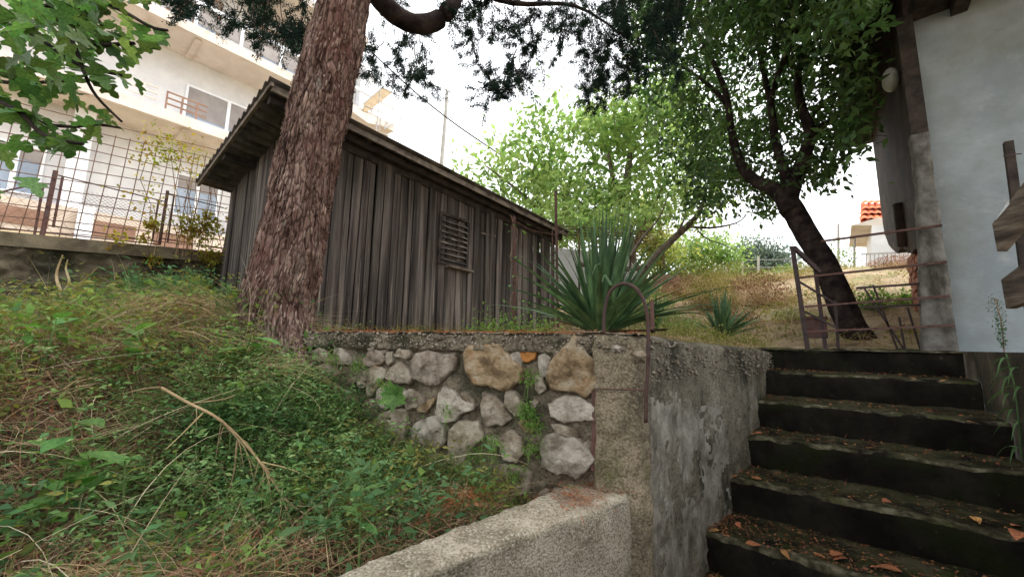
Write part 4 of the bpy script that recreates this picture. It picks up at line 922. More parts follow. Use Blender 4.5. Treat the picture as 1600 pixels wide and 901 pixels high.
for k in range(90):
    z = -.02+1.75*k/89; xl = .505+.085*min(1, max(0, z/1.3)); xr = .695
    for i in range(NP):
        a = 2*pi*i/NP; sx = max(-1, min(1, 1.35*cos(a))); sy = max(-1, min(1, 1.35*sin(a))); x = (xl+xr)/2+sx*(xr-xl)/2; y = 4.42+sy*.07
        g = .010*nz(x*3, y*3, z, 4)+.006*nz(x, y, z, 25); V.append((x+cos(a)*g, y+sin(a)*g, z))
for k in range(89):
    for i in range(NP): F.append((k*NP+i, k*NP+(i+1) % NP, (k+1)*NP+(i+1) % NP, (k+1)*NP+i))
npmesh('corner_pillar', V, F, 'pillar', ho, True)
MB().box((.60, 4.38, 1.70), (.70, 4.48, 2.8)).build('corner_beam', 'dark_wood', ho); MB().box((.30, 4.40, 3.3), (.86, 8.25, 3.4)).build('shade_eave', 'dark_wood', ho)  # the eave is an addition that shades the side plaster
MB().tube([onX(1404, 318, .66), onX(1412, 385, .66)], .05, 10).build('drain_stub', 'brown_plaster', ho, True)
MB().box((.70, 4.05, 2.80), (3.4, 4.52, 2.92)).build('roof_soffit', 'dark_wood', ho)
MB().box((.93, 3.9, 2.72), (1.02, 4.6, 2.80)).build('rafter', 'dark_wood', ho); MB().box((.70, 4.00, 2.74), (3.4, 4.05, 2.98)).build('fascia', 'dark_wood', ho); MB().box((.84, 4.52, 2.8), (3.4, 8.3, 5.2)).build('upper_storey', 'brown_plaster', ho)
lp = thing('wall_lamp', (.64, 5.02, 2.6), 'round white glass globe lamp on the dark side wall of the right house', 'lamp')
g = MB(); cpt = Vector((.60, 5.02, 2.6)); gp = []
for i in range(9):
    th = pi*i/8; gp.append((cpt.x-.11*cos(th)*.6, sin(th)*.115))
V = []; F = []
for i, (x, r) in enumerate(gp):
    for k in range(20): V.append((x, cpt.y+cos(2*pi*k/20)*r, cpt.z+sin(2*pi*k/20)*r))
for i in range(8):
    for k in range(20): F.append((i*20+k, i*20+(k+1) % 20, (i+1)*20+(k+1) % 20, (i+1)*20+k))
npmesh('globe', V, F, 'lamp_glass', lp, True); MB().box((.66, 4.95, 2.53), (.684, 5.09, 2.67)).build('base', 'dark_steel', lp)

# ------------------------------------------------------------------ gate
ga = thing('iron_gate', (.2, 4.3, 0), 'rusty iron gate of thin rails between braced post and grey pillar atop the steps', 'gate')
GY = 4.3
def gp_(u, v, Y=GY): return onY(u, v, Y)
MB().bar(gp_(1238, 385), gp_(1262, 545), .035, .035, (0, 1, 0)).build('gate_post', 'dark_steel', ga)
MB().bar(gp_(1273, 415, 4.42), gp_(1290, 545, 4.42), .03, .03, (0, 1, 0)).build('gate_post', 'dark_steel', ga)
MB().bar(gp_(1305, 470, 4.5), gp_(1310, 545, 4.5), .022, .022, (0, 1, 0)).build('gate_post', 'dark_steel', ga)
for (a, b_) in (((1283, 377), (1472, 352)), ((1247, 434), (1479, 409)), ((1257, 479), (1484, 462)), ((1255, 518), (1492, 508))):
    MB().bar(gp_(*a), gp_(*b_), .022, .016).build('rail', 'rust', ga)
for (a, b_) in (((1238, 387), (1275, 415)), ((1249, 440), (1305, 474)), ((1252, 484), (1308, 512)), ((1338, 450), (1440, 443)), ((1345, 480), (1446, 476))):
    MB().bar(gp_(*a, 4.36), gp_(*b_, 4.42), .016, .016).build('brace', 'dark_steel', ga)
MB().bar(gp_(1240, 386), gp_(1281, 425, 4.4), .03, .03).build('brace', 'dark_steel', ga)
for (u0, v0, u1, v1) in ((1349, 448, 1412, 545), (1364, 445, 1402, 545), (1405, 495, 1414, 545), (1418, 480, 1438, 545)):
    MB().bar(gp_(u0, v0, 4.7), gp_(u1, v1, 4.7), .014, .014).build('slanting_bar', 'dark_steel', ga)
bx_ = MB(); p = gp_(1272, 495, 4.75); bx_.box((p[0]-.09, p[1]-.08, p[2]-.2), (p[0]+.09, p[1]+.1, p[2]-.02)); bx_.box((p[0]-.1, p[1]-.09, p[2]-.02), (p[0]+.1, p[1]+.11, p[2]))
tag(bx_.build('rusty_box', 'rust', None, origin=p), 'small rusty brown box with a flat lid behind the gate post', 'box')

# ------------------------------------------------------------------ boards at right
bo = thing('board_barrier', (.9, 3.7, 0), 'broken barrier of two old thick boards on a rusty post beside the white wall', 'barrier')
def bd(l, th, D=2.3, dd=.0):
    return [atd(u, v, D+dd*i) for i, (u, v) in enumerate(l)]
MB().prism([atd(1550, 350, 2.30), atd(1558, 393, 2.30), atd(1640, 300, 2.05), atd(1640, 232, 2.05)], (.045, .03, 0)).build('board', 'board_wood', bo)
MB().prism([atd(1564, 437, 2.30), atd(1572, 482, 2.30), atd(1650, 455, 2.05), atd(1650, 372, 2.05)], (.045, .03, 0)).build('board', 'board_wood', bo)
MB().bar(atd(1575, 222, 2.42), atd(1618, 545, 2.42), .04, .04, (0, 1, 0)).build('post', 'dark_wood', bo)
MB().tube([atd(1568, 244, 2.38), atd(1596, 240, 2.38)], .004, 5).build('bolt', 'dark_steel', bo)
MB().prism([atd(1556, 344, 2.285), atd(1561, 356, 2.285), atd(1580, 322, 2.22), atd(1576, 314, 2.22)], (-.003, -.004, 0)).build('paint_smear', 'cut_paint', bo)

# ------------------------------------------------------------------ house and fence on the skyline
fh = thing('far_house', onY(1390, 440, 16), 'small white house with a red tiled roof and balcony seen under the broken plaster', 'house')
def hp(u, v, Y=16): return Vector(onY(u, v, Y))
MB().prism([hp(1362, 452), hp(1362, 352), hp(1470, 352), hp(1470, 452)], (0, 3, 0)).build('wall', 'facade', fh)
MB().prism([hp(1330, 352), hp(1372, 340), hp(1500, 338), hp(1500, 348), hp(1375, 352)], (0, 3.4, 0)).build('eave', 'balcony_cream', fh)
for r in range(4):
    for c in range(9):
        a = hp(1344+c*10+r*1, 345-r*8, 16.0+r*.35); w = .22
        V = []; n = 6
        for i in range(n+1):
            th = pi*i/n
            for dy in (0, .42): V.append((a.x+w*(i/n), a.y+dy, a.z+.08*sin(th)+dy*.5))
        MB().add(V, [(2*i, 2*i+1, 2*i+3, 2*i+2) for i in range(n)]).build('roof_tile', 'tile_red', fh)
MB().prism([hp(1344, 349), hp(1345, 318, 17.6), hp(1470, 316, 17.6), hp(1470, 347)], (0, .05, 0)).build('roof_deck', 'tile_red', fh)
MB().prism([hp(1345, 446, 15.2), hp(1345, 438, 15.2), hp(1440, 436, 15.2), hp(1440, 446, 15.2)], (0, .9, 0)).build('balcony_floor', 'facade', fh)
for k in range(14):
    u = 1347+k*6.5; MB().bar(hp(u, 438, 15.2), hp(u, 396-.5*k*.3, 15.2), .025, .025).build('baluster', 'scaffold_steel', fh)
MB().bar(hp(1345, 397, 15.2), hp(1440, 393, 15.2), .04, .04).build('handrail', 'scaffold_steel', fh)
tag(MB().box(tuple(hp(1370, 437, 15.1)), tuple(hp(1384, 431, 15.1)+Vector((0, .3, 0)))).build('red_crate', 'red_plastic'), 'tiny red crate on the far white balcony', 'crate')
gf = thing('garden_fence', A(1150, 440, 13), 'thin wire garden fence with pale posts along the top of the dry slope', 'fence')
for (u, v0, v1) in ((1090, 418, 455), (1160, 402, 440), (1185, 400, 432), (1135, 410, 450), (1238, 405, 440), (1310, 350, 425), (1335, 370, 425)): MB().bar(A(u, v0, 13), A(u, v1+14, 13), .05, .05).build('post', 'pole_concrete', gf)
for dv in (0, 12, 24): MB().tube([A(1090, 420+dv*.9, 13), A(1160, 406+dv, 13), A(1240, 405+dv, 13), A(1335, 372+dv, 13)], .008, 4).build('wire', 'scaffold_steel', gf)
MB().tube([A(1163, 437, 12.8), A(1198, 430, 12.8), A(1234, 421, 12.8)], .035, 6).build('green_pipe', 'green_pipe', gf)
lsh = thing('lean_to', A(930, 420, 6.6), 'low whitewashed lean-to under a rusty pergola behind the yucca', 'shed')
MB().prism([A(850, 385, 6.6), A(850, 480, 6.6), A(1000, 470, 7.2), A(1000, 430, 7.2), A(980, 398, 7.1)], (-.2, .6, 0)).build('wall', 'facade', lsh)
MB().prism([A(1020, 430, 8.5), A(1020, 470, 8.5), A(1062, 468, 8.8), A(1062, 430, 8.8)], (-.1, .3, 0)).build('side_wall', 'brown_band', lsh)
for k in range(4): MB().bar(A(862, 352+k*4, 6.2+k*.1), A(1012, 362+k*5, 6.6+k*.1), .028, .02).build('pergola_rail', 'bark_grey', lsh)
for u in (870, 905, 940, 985): MB().bar(A(u, 345, 6.3), A(u, 470, 6.3), .028, .028).build('pergola_post', 'dark_rust', lsh)
q_ = rng.normal(0, 1, (1500, 3))*np.array([.9, .3, .10])+np.array(A(935, 352, 6.4)); tag(npmesh('vine_cover', *leaflets(q_, rdir(1500, -.3), rng.uniform(.06, .11, 1500), .55), 'crown_light', lsh), kind='stuff')
q_ = rng.normal(0, 1, (500, 3))*np.array([.7, .3, .12])+np.array(A(960, 372, 6.4)); tag(npmesh('dead_vine', *blades(q_, rdir(500, -.8), rng.uniform(.1, .3, 500), .008, .6, 3, .6), 'bramble', lsh), kind='stuff')

# ------------------------------------------------------------------ rusty pipes
tag(MB().tube([onX(803, 338, -2.4), onX(804, 420, -2.4), onX(803, 512, -2.4)], .018, 8, .05).build('rusty_stake', 'rust', None), 'rusty steel stake wound with creeper standing before the right half of the shed', 'stake')
tag(MB().tube([onX(868, 298, -2.4), onX(870, 400, -2.4), onX(872, 512, -2.4)], .016, 8, .05).build('rusty_stake', 'rust', None), 'tall thin rusty stake at the far corner of the shed, left of the yucca', 'stake')
tag(MB().tube([onX(863, 360, -2.5), onX(865, 512, -2.5)], .008, 8).build('rusty_rod', 'rust', None), 'thinnest rusty rod, right beside the tall stake at the shed corner', 'rod')
tag(MB().tube([onX(805, 345, -2.4), onX(830, 360, -2.4), onX(868, 367, -2.4), onX(890, 355, -2.4)], .003, 5).build('slack_wire', 'wire_steel'), 'slack wire strung between the two rusty stakes', 'wire')
ar = [(943, 522), (944, 490), (950, 462), (962, 447), (978, 443), (994, 451), (1006, 470), (1012, 500), (1013, 560), (1010, 610), (1009, 660)]
ap_ = [onP(u, v, LW+WN*(.05 if u > 1005 else .0+.05*(u-943)/62), WN) for u, v in ar]
tag(MB().tube(smooth_path(ap_, 4), .0065, 9, .03).build('arched_pipe', 'dark_rust', None, True), 'bent rusty pipe arching over the wall top and down the face of the pier', 'pipe')
tag(MB().tube([onP(1018, 470, LW-WN*.15, WN), onP(1020, 520, LW-WN*.15, WN)], .008, 7).build('rusty_peg', 'rust', None), 'short dark rusty peg right behind the arched pipe', 'peg')

# ------------------------------------------------------------------ yuccas
def sword(name, base, tipdir, L, w, m, parent, bend=0.15, fold=None):
    """one sword leaf: channelled, tapering to a point, bending outwards"""
    b = Vector([float(c) for c in base]); d = Vector(tipdir).normalized(); s = d.cross(Vector((0, 0, 1)))
    if s.length < .15: s = d.cross(Vector((random.uniform(-1, 1), random.uniform(-1, 1), 0)))
    s.normalize(); rot = Matrix.Rotation(random.uniform(-.5, .5), 3, d); s = rot @ s; n = s.cross(d); V = []; N = 8
    for i in range(N+1):
        t = i/N; c = b+d*L*t+Vector((0, 0, -1))*L*bend*t*t*(1 if abs(d.z) < .95 else .2)+n*0
        if fold and t > fold: c = b+d*L*fold+Vector((s.x*.3, s.y*.3, -.75))*L*(t-fold)
        ww = w*(.55+.45*sin(pi*min(1, t*1.3+.15)))*(1-t**3.0)*.5+.0006
        V += [c-s*ww+n*ww*.35, c-n*ww*.1, c+s*ww+n*ww*.35]
    F = []
    for i in range(N): F += [(3*i, 3*i+1, 3*i+4, 3*i+3), (3*i+1, 3*i+2, 3*i+5, 3*i+4)]
    return MB().add(V, F).build(name, m, parent, False, origin=tuple(b))
def yucca(base, label, n, L, w, spread, grp='yuccas on the wall top'):
    t = thing('yucca', base, label, 'yucca', grp); 
    for k in range(n):
        a = random.uniform(0, 2*pi); tilt = abs(random.gauss(0, .34)) if random.random() < .5 else random.uniform(0, 1)**.8*spread*1.9; 
        d = (sin(tilt)*cos(a), sin(tilt)*sin(a), cos(tilt))
        bs_ = (base[0]+.05*w/.045*cos(a)*random.random(), base[1]+.05*w/.045*sin(a)*random.random(), base[2]-.02)
        sword('leaf', bs_, d, L*random.uniform(.65, 1.0), w*random.uniform(.7, 1.1), 'yucca_leaf', t, random.uniform(.02, .2)+.12*tilt, .75 if random.random() < .06 else None)
    return t
yb = atd(940, 517, 2.75)
yt = yucca(yb, 'large spiky dark green yucca on top of the stone wall behind the arched pipe', 150, .98, .062, .62)
for u, v in ((822, 470), (1055, 465), (880, 500), (1000, 420), (850, 410), (800, 455)):
    q = Vector(atd(u, v, 2.95))-Vector(yb); sword('leaf', tuple(yb), q, q.length, .04, 'yucca_leaf', yt, .08)
for k in range(9):
    a = random.uniform(0, 6.28); sword('leaf', tuple(yb), (cos(a), sin(a), random.uniform(.0, .5)), random.uniform(.25, .5), .03, 'yucca_dead', yt, .4)
yucca(atd(1024, 512, 3.1), 'small yucca partly hidden between the arched pipe and the tall yucca', 34, .34, .028, .6)
yucca(atd(1130, 524, 3.2), 'small dark yucca standing by the steps on the right end of the wall', 90, .44, .032, .62)

# ------------------------------------------------------------------ vegetation on the bank
def bank_pts(n, x0=-4.9, x1=-.85, y0=-1.6, y1=1.2, dens=None):
    out = []
    while len(out) < n:
        x = random.uniform(x0, x1); y = random.uniform(y0, y1)
        if x > -1.95 and y > 1.40+(x+.53)*.373-.03: continue
        if x < -3.2 and y > 1.15: continue
        if y > 1.0 and x < -1.9 and x > -3.2: continue
        if x > -.86-(1.4-y)*.16: continue
        r = hypot(x, y)
        if r < .55: continue
        if (x+2.05)**2+(y-.80)**2 < .15**2: continue
        if dens and random.random() > dens(x, y): continue
        out.append((x, y, bank_z(x, y)))
    return np.array(out)
near = lambda x, y: min(1.0, 2.2/(.4+hypot(x, y)))
green_zone = lambda x, y: (.45 if (x > -1.75 and y < .38) else 1.0)*max(0, min(1, .12+.9*math.exp(-((x+1.75)**2+(y-.55)**2)/.28)+.38*(nz(x, y, 9, 1.6) > .03)+.35*(x < -3.2)-.25*(x > -1.5)*(y < .4)))
P = bank_pts(17000, dens=near); D = rdir(len(P), .25); D[:, 2] = np.abs(D[:, 2])*.7+.08; P[:, 2] += rng.uniform(0, .05, len(P))
tag(npmesh('dry_grass', *blades(P, D, rng.uniform(.08, .34, len(P)), rng.uniform(.0010, .0024, len(P)), .9, 5, .9), 'dry_grass'), 'tangle of dry straw coloured grass lying over the bank', 'grass', kind='stuff')
P = bank_pts(3500, -2.2, -.95, -.2, .9, near); D = rdir(len(P), .2); D[:, 2] = np.abs(D[:, 2])*.7+.05; P[:, 2] += rng.uniform(0, .08, len(P))
tag(npmesh('matted_straw', *blades(P, D, rng.uniform(.06, .26, len(P)), rng.uniform(.0012, .0026, len(P)), .9, 5, 1.1), 'bramble'), 'matted brownish straw in the lower part of the bank beside the low wall', 'straw', kind='stuff')
P = bank_pts(11000, dens=lambda x, y: near(x, y)*(.35+.65*(x > -2.6))); D = rdir(len(P), .1); D[:, 2] = np.abs(D[:, 2])*.4+.02
tag(npmesh('dead_stalks', *blades(P+np.array([0, 0, .01]), D, rng.uniform(.1, .35, len(P)), rng.uniform(.0014, .0032, len(P)), .5, 4, .9), 'straw_brown'), 'brown dead stalks matted on the ground of the bank', 'dead stalks', kind='stuff')
P = bank_pts(7000, dens=lambda x, y: near(x, y)*green_zone(x, y)); D = rdir(len(P), .5); D[:, 2] = np.abs(D[:, 2])+.1
tag(npmesh('green_grass', *blades(P, D, rng.uniform(.10, .30, len(P)), rng.uniform(.002, .004, len(P)), .9, 4, .5), 'green_grass'), 'green grass blades growing through the dry tangle on the bank', 'grass', kind='stuff')
def ferny(n, dens, hmin, hmax, leaf, per, x0=-4.9, x1=-.85, y0=-1.6, y1=1.2):
    """feathery weeds: curved stems with pairs of small leaflets"""
    B = bank_pts(n, x0, x1, y0, y1, dens); H = rng.uniform(hmin, hmax, n); lean = rng.normal(0, .5, (n, 2)); PP = []; DD = []
    for i in range(n):
        for k in range(per):
            t = (k+1)/per; ph = 2.4*k+i; rad_ = H[i]*(.34*(1-t)+.06)*random.uniform(.3, 1)
            c = B[i]+np.array([lean[i][0]*H[i]*t*t, lean[i][1]*H[i]*t*t, H[i]*t*(1-.2*t)])
            d = np.array([cos(ph), sin(ph), .25]); PP.append(c+d*rad_); DD.append(d+rng.normal(0, .35, 3))
    PP = np.array(PP); DD = np.array(DD)
    V1 = leaflets(PP, DD, rng.uniform(.5, 1.4, len(PP))*leaf, .36)
    D2 = np.stack([lean[:, 0], lean[:, 1], np.ones(n)], 1); V2 = blades(B, D2, H, .0025, .2, 3, .1); return V1, V2
a1, a2 = ferny(1700, lambda x, y: near(x, y)*(green_zone(x, y)-.12), .06, .28, .017, 40)
weeds = tag(npmesh('green_weeds', *join([a1, a2]), 'weed_green'), 'feathery dark green weeds covering the bank around the cypress foot', 'weeds', kind='stuff')
a1, a2 = ferny(1000, lambda x, y: near(x, y)*(.3+.7*(x < -2.4))*(.3+.7*(nz(x, y, 30, 2) > 0)), .06, .28, .030, 20)
tag(npmesh('bright_weeds', *join([a1, a2]), 'weed_bright'), 'lighter green weeds scattered over the left of the bank', 'weeds', kind='stuff')
a1, a2 = ferny(800, lambda x, y: math.exp(-((x+1.62)**2+(y-.66)**2)/.10), .10, .32, .020, 40, -2.1, -1.2, .1, 1.0)
tag(npmesh('fern_weeds', *join([a1, a2]), 'weed_green'), 'thick dark green ferny growth against the left of the stone wall', 'weeds', kind='stuff')
cl_ = []
for k in range(90):     # bundles of straw lying the same way
    b = bank_pts(1, x1=-1.25, dens=near)[0]; a = random.choice([.5, .7, .9, 2.4])+random.gauss(0, .4); d = np.array([cos(a), sin(a), random.uniform(.05, .35)]); nb = random.randint(25, 70)
    P = b+rng.normal(0, .035, (nb, 3))*np.array([1, 1, .3])+np.array([0, 0, .05]); cl_.append(blades(P, d+rng.normal(0, .13, (nb, 3)), rng.uniform(.2, .55, nb), rng.uniform(.0014, .003, nb), .8, 5, .25))
for k in range(26):     # the mound left of the trunk
    b = np.array([-2.45+random.gauss(0, .22), .50+random.gauss(0, .16), 0]); b[2] = bank_z(b[0], b[1])+.06; a = random.uniform(-2.6, -.4); nb = 55
    P = b+rng.normal(0, .05, (nb, 3))*np.array([1, 1, .5]); cl_.append(blades(P, np.array([cos(a), sin(a), .5])+rng.normal(0, .25, (nb, 3)), rng.uniform(.15, .4, nb), rng.uniform(.0014, .003, nb), 1.4, 5, .4))
tag(npmesh('straw_bundles', *join(cl_), 'dry_grass'), 'bundles of fallen straw lying in streaks across the bank and over the mound', 'straw', kind='stuff')
P = bank_pts(1300, x1=-1.2, dens=near); P[:, 2] += rng.uniform(.02, .14, len(P)); D = rdir(len(P), .35); D[:, 2] = np.abs(D[:, 2])*.8
tag(npmesh('dry_stems', *blades(P, D, rng.uniform(.15, .5, len(P)), rng.uniform(.0016, .0034, len(P)), .9, 6, 1.0), 'pale_stem'), 'pale dry weed stems arching out of the green tangle', 'dry stems', kind='stuff')
BL = []
for k in range(330):    # trailing stems with broad leaves
    b = bank_pts(1, dens=lambda x, y: near(x, y)*(.25+.75*(x < -2.1)))[0]; a = random.uniform(0, 6.28); q = b+np.array([0, 0, .06]); 
    for j in range(16):
        a += random.gauss(0, .4); q = q+np.array([cos(a), sin(a), 0])*.028; q[2] = bank_z(q[0], q[1])+.08+.09*sin(j*.5+k)
        if q[0] < -.95-(1.4-q[1])*.16 and (q[0] < -1.95 or q[1] < 1.36+(q[0]+.53)*.373): BL.append(q+rng.normal(0, .008, 3))
BL = np.array(BL); tag(npmesh('trailing_leaves', *leaflets(BL, rdir(len(BL), .1), rng.uniform(.025, .055, len(BL)), .55), 'weed_bright'), 'trailing leafy stems creeping over the left part of the bank', 'creeper', kind='stuff')
a1, a2 = ferny(620, lambda x, y: near(x, y)*(nz(x, y, 41, 3.2) > .12)*(.35 if x < -3.3 else 1)*(.25 if (x > -1.85 and y < .45) else 1), .12, .36, .026, 30)
tag(npmesh('leafy_weeds', *join([a1, a2]), 'olive_weed'), 'clumps of taller yellowish green weeds standing out of the bank', 'weeds', kind='stuff')
a1, a2 = ferny(520, lambda x, y: near(x, y)*(nz(x, y, 61, 2.6) > .15)*(.35 if x < -3.3 else 1)*(.25 if (x > -1.85 and y < .45) else 1), .12, .34, .034, 22)
tag(npmesh('nettle_weeds', *join([a1, a2]), 'nettle'), 'clumps of grey green nettle like weeds on the bank', 'weeds', kind='stuff')
a1, a2 = ferny(230, lambda x, y: 1 if y > .5 else .06, .2, .55, .034, 38, -4.88, -4.0, -1.6, 1.14)
tag(npmesh('tall_weeds', *join([a1, a2]), 'nettle'), 'tall grey green weeds growing up the foot of the old retaining wall', 'weeds', kind='stuff')
a1, a2 = ferny(420, lambda x, y: near(x, y)*(nz(x, y, 20, 1.5) > -.05), .08, .2, .010, 70)
tag(npmesh('seed_fluff', *join([a1, a2]), 'dry_fluff'), 'pale withered seed heads standing in the dry part of the bank', 'seed heads', kind='stuff')
P = bank_pts(9000, dens=near); P[:, 2] += rng.uniform(.005, .09, len(P))
tag(npmesh('dead_leaf_litter', *leaflets(P, rdir(len(P), 0), rng.uniform(.008, .022, len(P)), .7), 'dead_bits'), 'brown crumbled leaf litter caught in the tangle on the bank', 'leaf litter', kind='stuff')
# low wall top: fallen needles in the corner, grass on its inner edge
def needles(n, c, sx, sy, z, mat_='pine_needle'):
    P = np.stack([rng.normal(c[0], sx, n), rng.normal(c[1], sy, n), np.full(n, z)], 1)
    P[:, 2] += rng.uniform(0, .02, n)*np.exp(-((P[:, 0]-c[0])**2/(2*sx*sx)+(P[:, 1]-c[1])**2/(2*sy*sy))); D = rdir(n, 0); D[:, 2] *= .25
    return blades(P, D, rng.uniform(.03, .07, n), rng.uniform(.0012, .002, n), .1, 2, .5)
nc = (LWALL[0]+LWALL[2])/2
tag(npmesh('pine_needles', *join([needles(1700, nc+np.array([-.02, -.01, 0]), .045, .022, -.488), needles(250, nc+np.array([-.03, -.2, 0]), .05, .06, -.494), needles(260, (-.98, .98), .035, .07, -.50)]), 'pine_needle'), 'orange heap of fallen needles where the low wall meets the stone wall', 'needles', kind='stuff')
P = []; 
for k in range(2600): s = random.uniform(0, WL-.02); P.append(wall_pt(s, .05, -random.uniform(.0, .28)))
P = np.array(P); D = rdir(len(P), 0); D[:, 2] *= .2
tag(npmesh('needle_litter', *blades(P, D, rng.uniform(.02, .06, len(P)), .0016, .1, 2, .4), 'pine_needle'), 'thin reddish needle litter along the top of the stone wall', 'needles', kind='stuff')
# terrace growth behind the wall and at the shed foot
def terr(n, f, x0, x1, y0, y1):
    out = []
    while len(out) < n:
        x = random.uniform(x0, x1); y = random.uniform(y0, y1)
        if f(x, y): out.append((x, y, hill_z(x, y)))
    return np.array(out)
behind = lambda x, y: y > 1.40+(x+.53)*.373+.06 and x < -.56 and x > -3.2
P = terr(2600, lambda x, y: behind(x, y) and nz(x, y, 2, 2.5) > .0 and (x > -2.0 or random.random() < .2), -3.2, -.56, 1.0, 4.4); D = rdir(len(P), .8); D[:, 2] = np.abs(D[:, 2])
tag(npmesh('terrace_grass', *blades(P, D, rng.uniform(.05, .14, len(P)), .003, .8, 3, .5), 'olive_weed'), 'olive and yellow grass along the terrace behind the stone wall', 'grass', kind='stuff')
def tufts(cs, m, name, label, lf=.014, per=160, r=.09, h=.12):
    PP = []
    for c in cs:
        c = np.array(c); q = rng.normal(0, 1, (per, 3)); q[:, 2] = np.abs(q[:, 2]); PP.append(c+q*np.array([r, r, h])*.6)
    PP = np.concatenate(PP); v = leaflets(PP, rdir(len(PP), .3), rng.uniform(.6, 1.4, len(PP))*lf, .5)
    B = np.repeat(np.array([c for c in cs], float), 14, 0); w = blades(B, rdir(len(B), 1.2), h*1.5, .0018, .4, 3, .4)
    return tag(npmesh(name, *join([v, w]), m), label, 'weeds', kind='stuff')
def tz(u, v, X): p = onX(u, v, X); return (X, p[1], hill_z(X, p[1]))
tufts([tz(u, 510, -3.08) for u in (528, 545, 560, 625, 640, 655, 672, 690, 712)], 'olive_weed', 'shed_foot_weeds', 'yellow green weeds growing at the foot of the shed planks', .016, 110, .07, .08)
tufts([tz(u, 505, -2.7) for u in (735, 770, 800, 815, 830, 850)]+[tuple(atd(u, 517, 2.1)) for u in (760, 800, 845)]+[tuple(atd(u, 515, 2.6)) for u in (1010, 1045, 1060, 1075)], 'weed_bright', 'terrace_weeds', 'low mixed green weeds left of the yucca on the wall top', .018, 150, .10, .09)
tufts([tuple(atd(u, v, 1.9+(u-1050)/130*.9)) for u, v in ((1050, 524), (1080, 526), (1100, 530), (1140, 534), (1165, 536), (1180, 540), (1065, 522), (1120, 532))], 'olive_weed', 'wall_top_weeds', 'olive weeds spilling over the right end of the wall top', .014, 240, .09, .06)
# dry hillside
P = terr(16000, lambda x, y: random.random() < 3.2/(y-2.2), -6.5, 2.5, 4.0 if False else 4.75, 14); D = rdir(len(P), .5); D[:, 2] = np.abs(D[:, 2])+.1
tag(npmesh('hillside_straw', *blades(P, D, rng.uniform(.10, .40, len(P)), rng.uniform(.004, .009, len(P)), .9, 3, .7), 'dry_grass'), 'dry straw coloured grass covering the slope beyond the steps', 'grass', kind='stuff')
P = terr(4000, lambda x, y: x < -.55, -3.0, -.5, 3.6, 5.2); D = rdir(len(P), .5); D[:, 2] = np.abs(D[:, 2])+.1
tag(npmesh('path_straw', *blades(P, D, rng.uniform(.05, .18, len(P)), rng.uniform(.002, .005, len(P)), .9, 3, .7), 'dry_grass'), 'short straw around the small yuccas on the terrace', 'grass', kind='stuff')
P = terr(9000, lambda x, y: nz(x, y, 7, .8) > .05, -6.5, 2.5, 4.9, 14); P[:, 2] += rng.uniform(0, .12, len(P))
tag(npmesh('hillside_weeds', *leaflets(P, rdir(len(P), .5), rng.uniform(.03, .06, len(P)), .5), 'olive_weed'), 'patches of yellow green weeds on the dry slope', 'weeds', kind='stuff')
def bush(u, v, d, r, h, m, label, n=3200, lf=.04, straw=True, name='bush'):
    c = atd(u, v, d); c[2] = hill_z(c[0], c[1]); t = thing(name, c, label, 'bush'); c = np.array(c)
    B = np.repeat(c[None], n//4, 0)+rng.normal(0, r*.4, (n//4, 3))*np.array([1, 1, .0]); D_ = rdir(len(B), .9); D_[:, 2] = np.abs(D_[:, 2])
    tag(npmesh('stems', *blades(B, D_, rng.uniform(.5, 1.1, len(B))*h, rng.uniform(.005, .009, len(B)), .8, 4, .5), 'dry_grass' if straw else 'weed_green', t), kind='stuff')
    q = rng.normal(0, 1, (n, 3)); q /= np.linalg.norm(q, axis=1, keepdims=True); q *= rng.random((n, 1))**.4; q[:, 2] = np.abs(q[:, 2])
    PP = c+q*np.array([r, r, h*.95]); tag(npmesh('foliage', *leaflets(PP, rdir(n, .3), rng.uniform(.6, 1.3, n)*lf, .35), m, t), kind='stuff')
bush(1112, 500, 6.5, .45, .65, 'olive_weed', 'olive bramble bush with straw stems behind the small yucca')
bush(1185, 495, 6.8, .6, .62, 'bramble', 'reddish brown dried bramble heap right of the olive bush', 3800)
bush(1150, 470, 9, .7, .7, 'olive_weed', 'yellow green bush near the top of the slope under the far trees')
bush(1005, 478, 6.2, .5, .6, 'crown_light', 'light green bush between the yucca and the bare leaning trunk', 1800, .06)
bush(1060, 475, 8.5, .6, .5, 'straw_brown', 'dead straw coloured bush near the foot of the yellow green tree')
bush(1225, 470, 9.5, .9, .35, 'olive_weed', 'low greenish scrub on the slope left of the gate post')
bush(1245, 512, 5.0, .28, .16, 'crown_yellow', 'low yellow straw tuft at the foot of the gate post', 700, .03)
bush(1370, 520, 4.9, .22, .30, 'weed_bright', 'fresh green nettles behind the bars of the gate', 500, .06, False)
bush(1425, 525, 4.9, .20, .22, 'weed_bright', 'bright green leafy clump beside the grey pillar', 300, .07, False)
bush(1285, 455, 11, .7, .55, 'olive_weed', 'scrubby olive bush on the crest of the slope between gate post and leaning trunk')
bush(1405, 470, 9, .6, .35, 'bramble', 'brown scrub on the slope below the far white house')
bush(1150, 520, 5.4, .35, .22, 'bramble', 'low dead scrub just behind the small dark yucca', 1500, .03)
bush(1240, 455, 12, .8, .5, 'weed_bright', 'green bush on the crest under the pale green pipe')
bush(1090, 455, 10, .9, .8, 'olive_weed', 'large straw coloured bush below the small light green tree')
bush(1318, 430, 12, .5, 1.2, 'weed_bright', 'slender bright green sapling behind the leaning trunk', 420, .10, False)

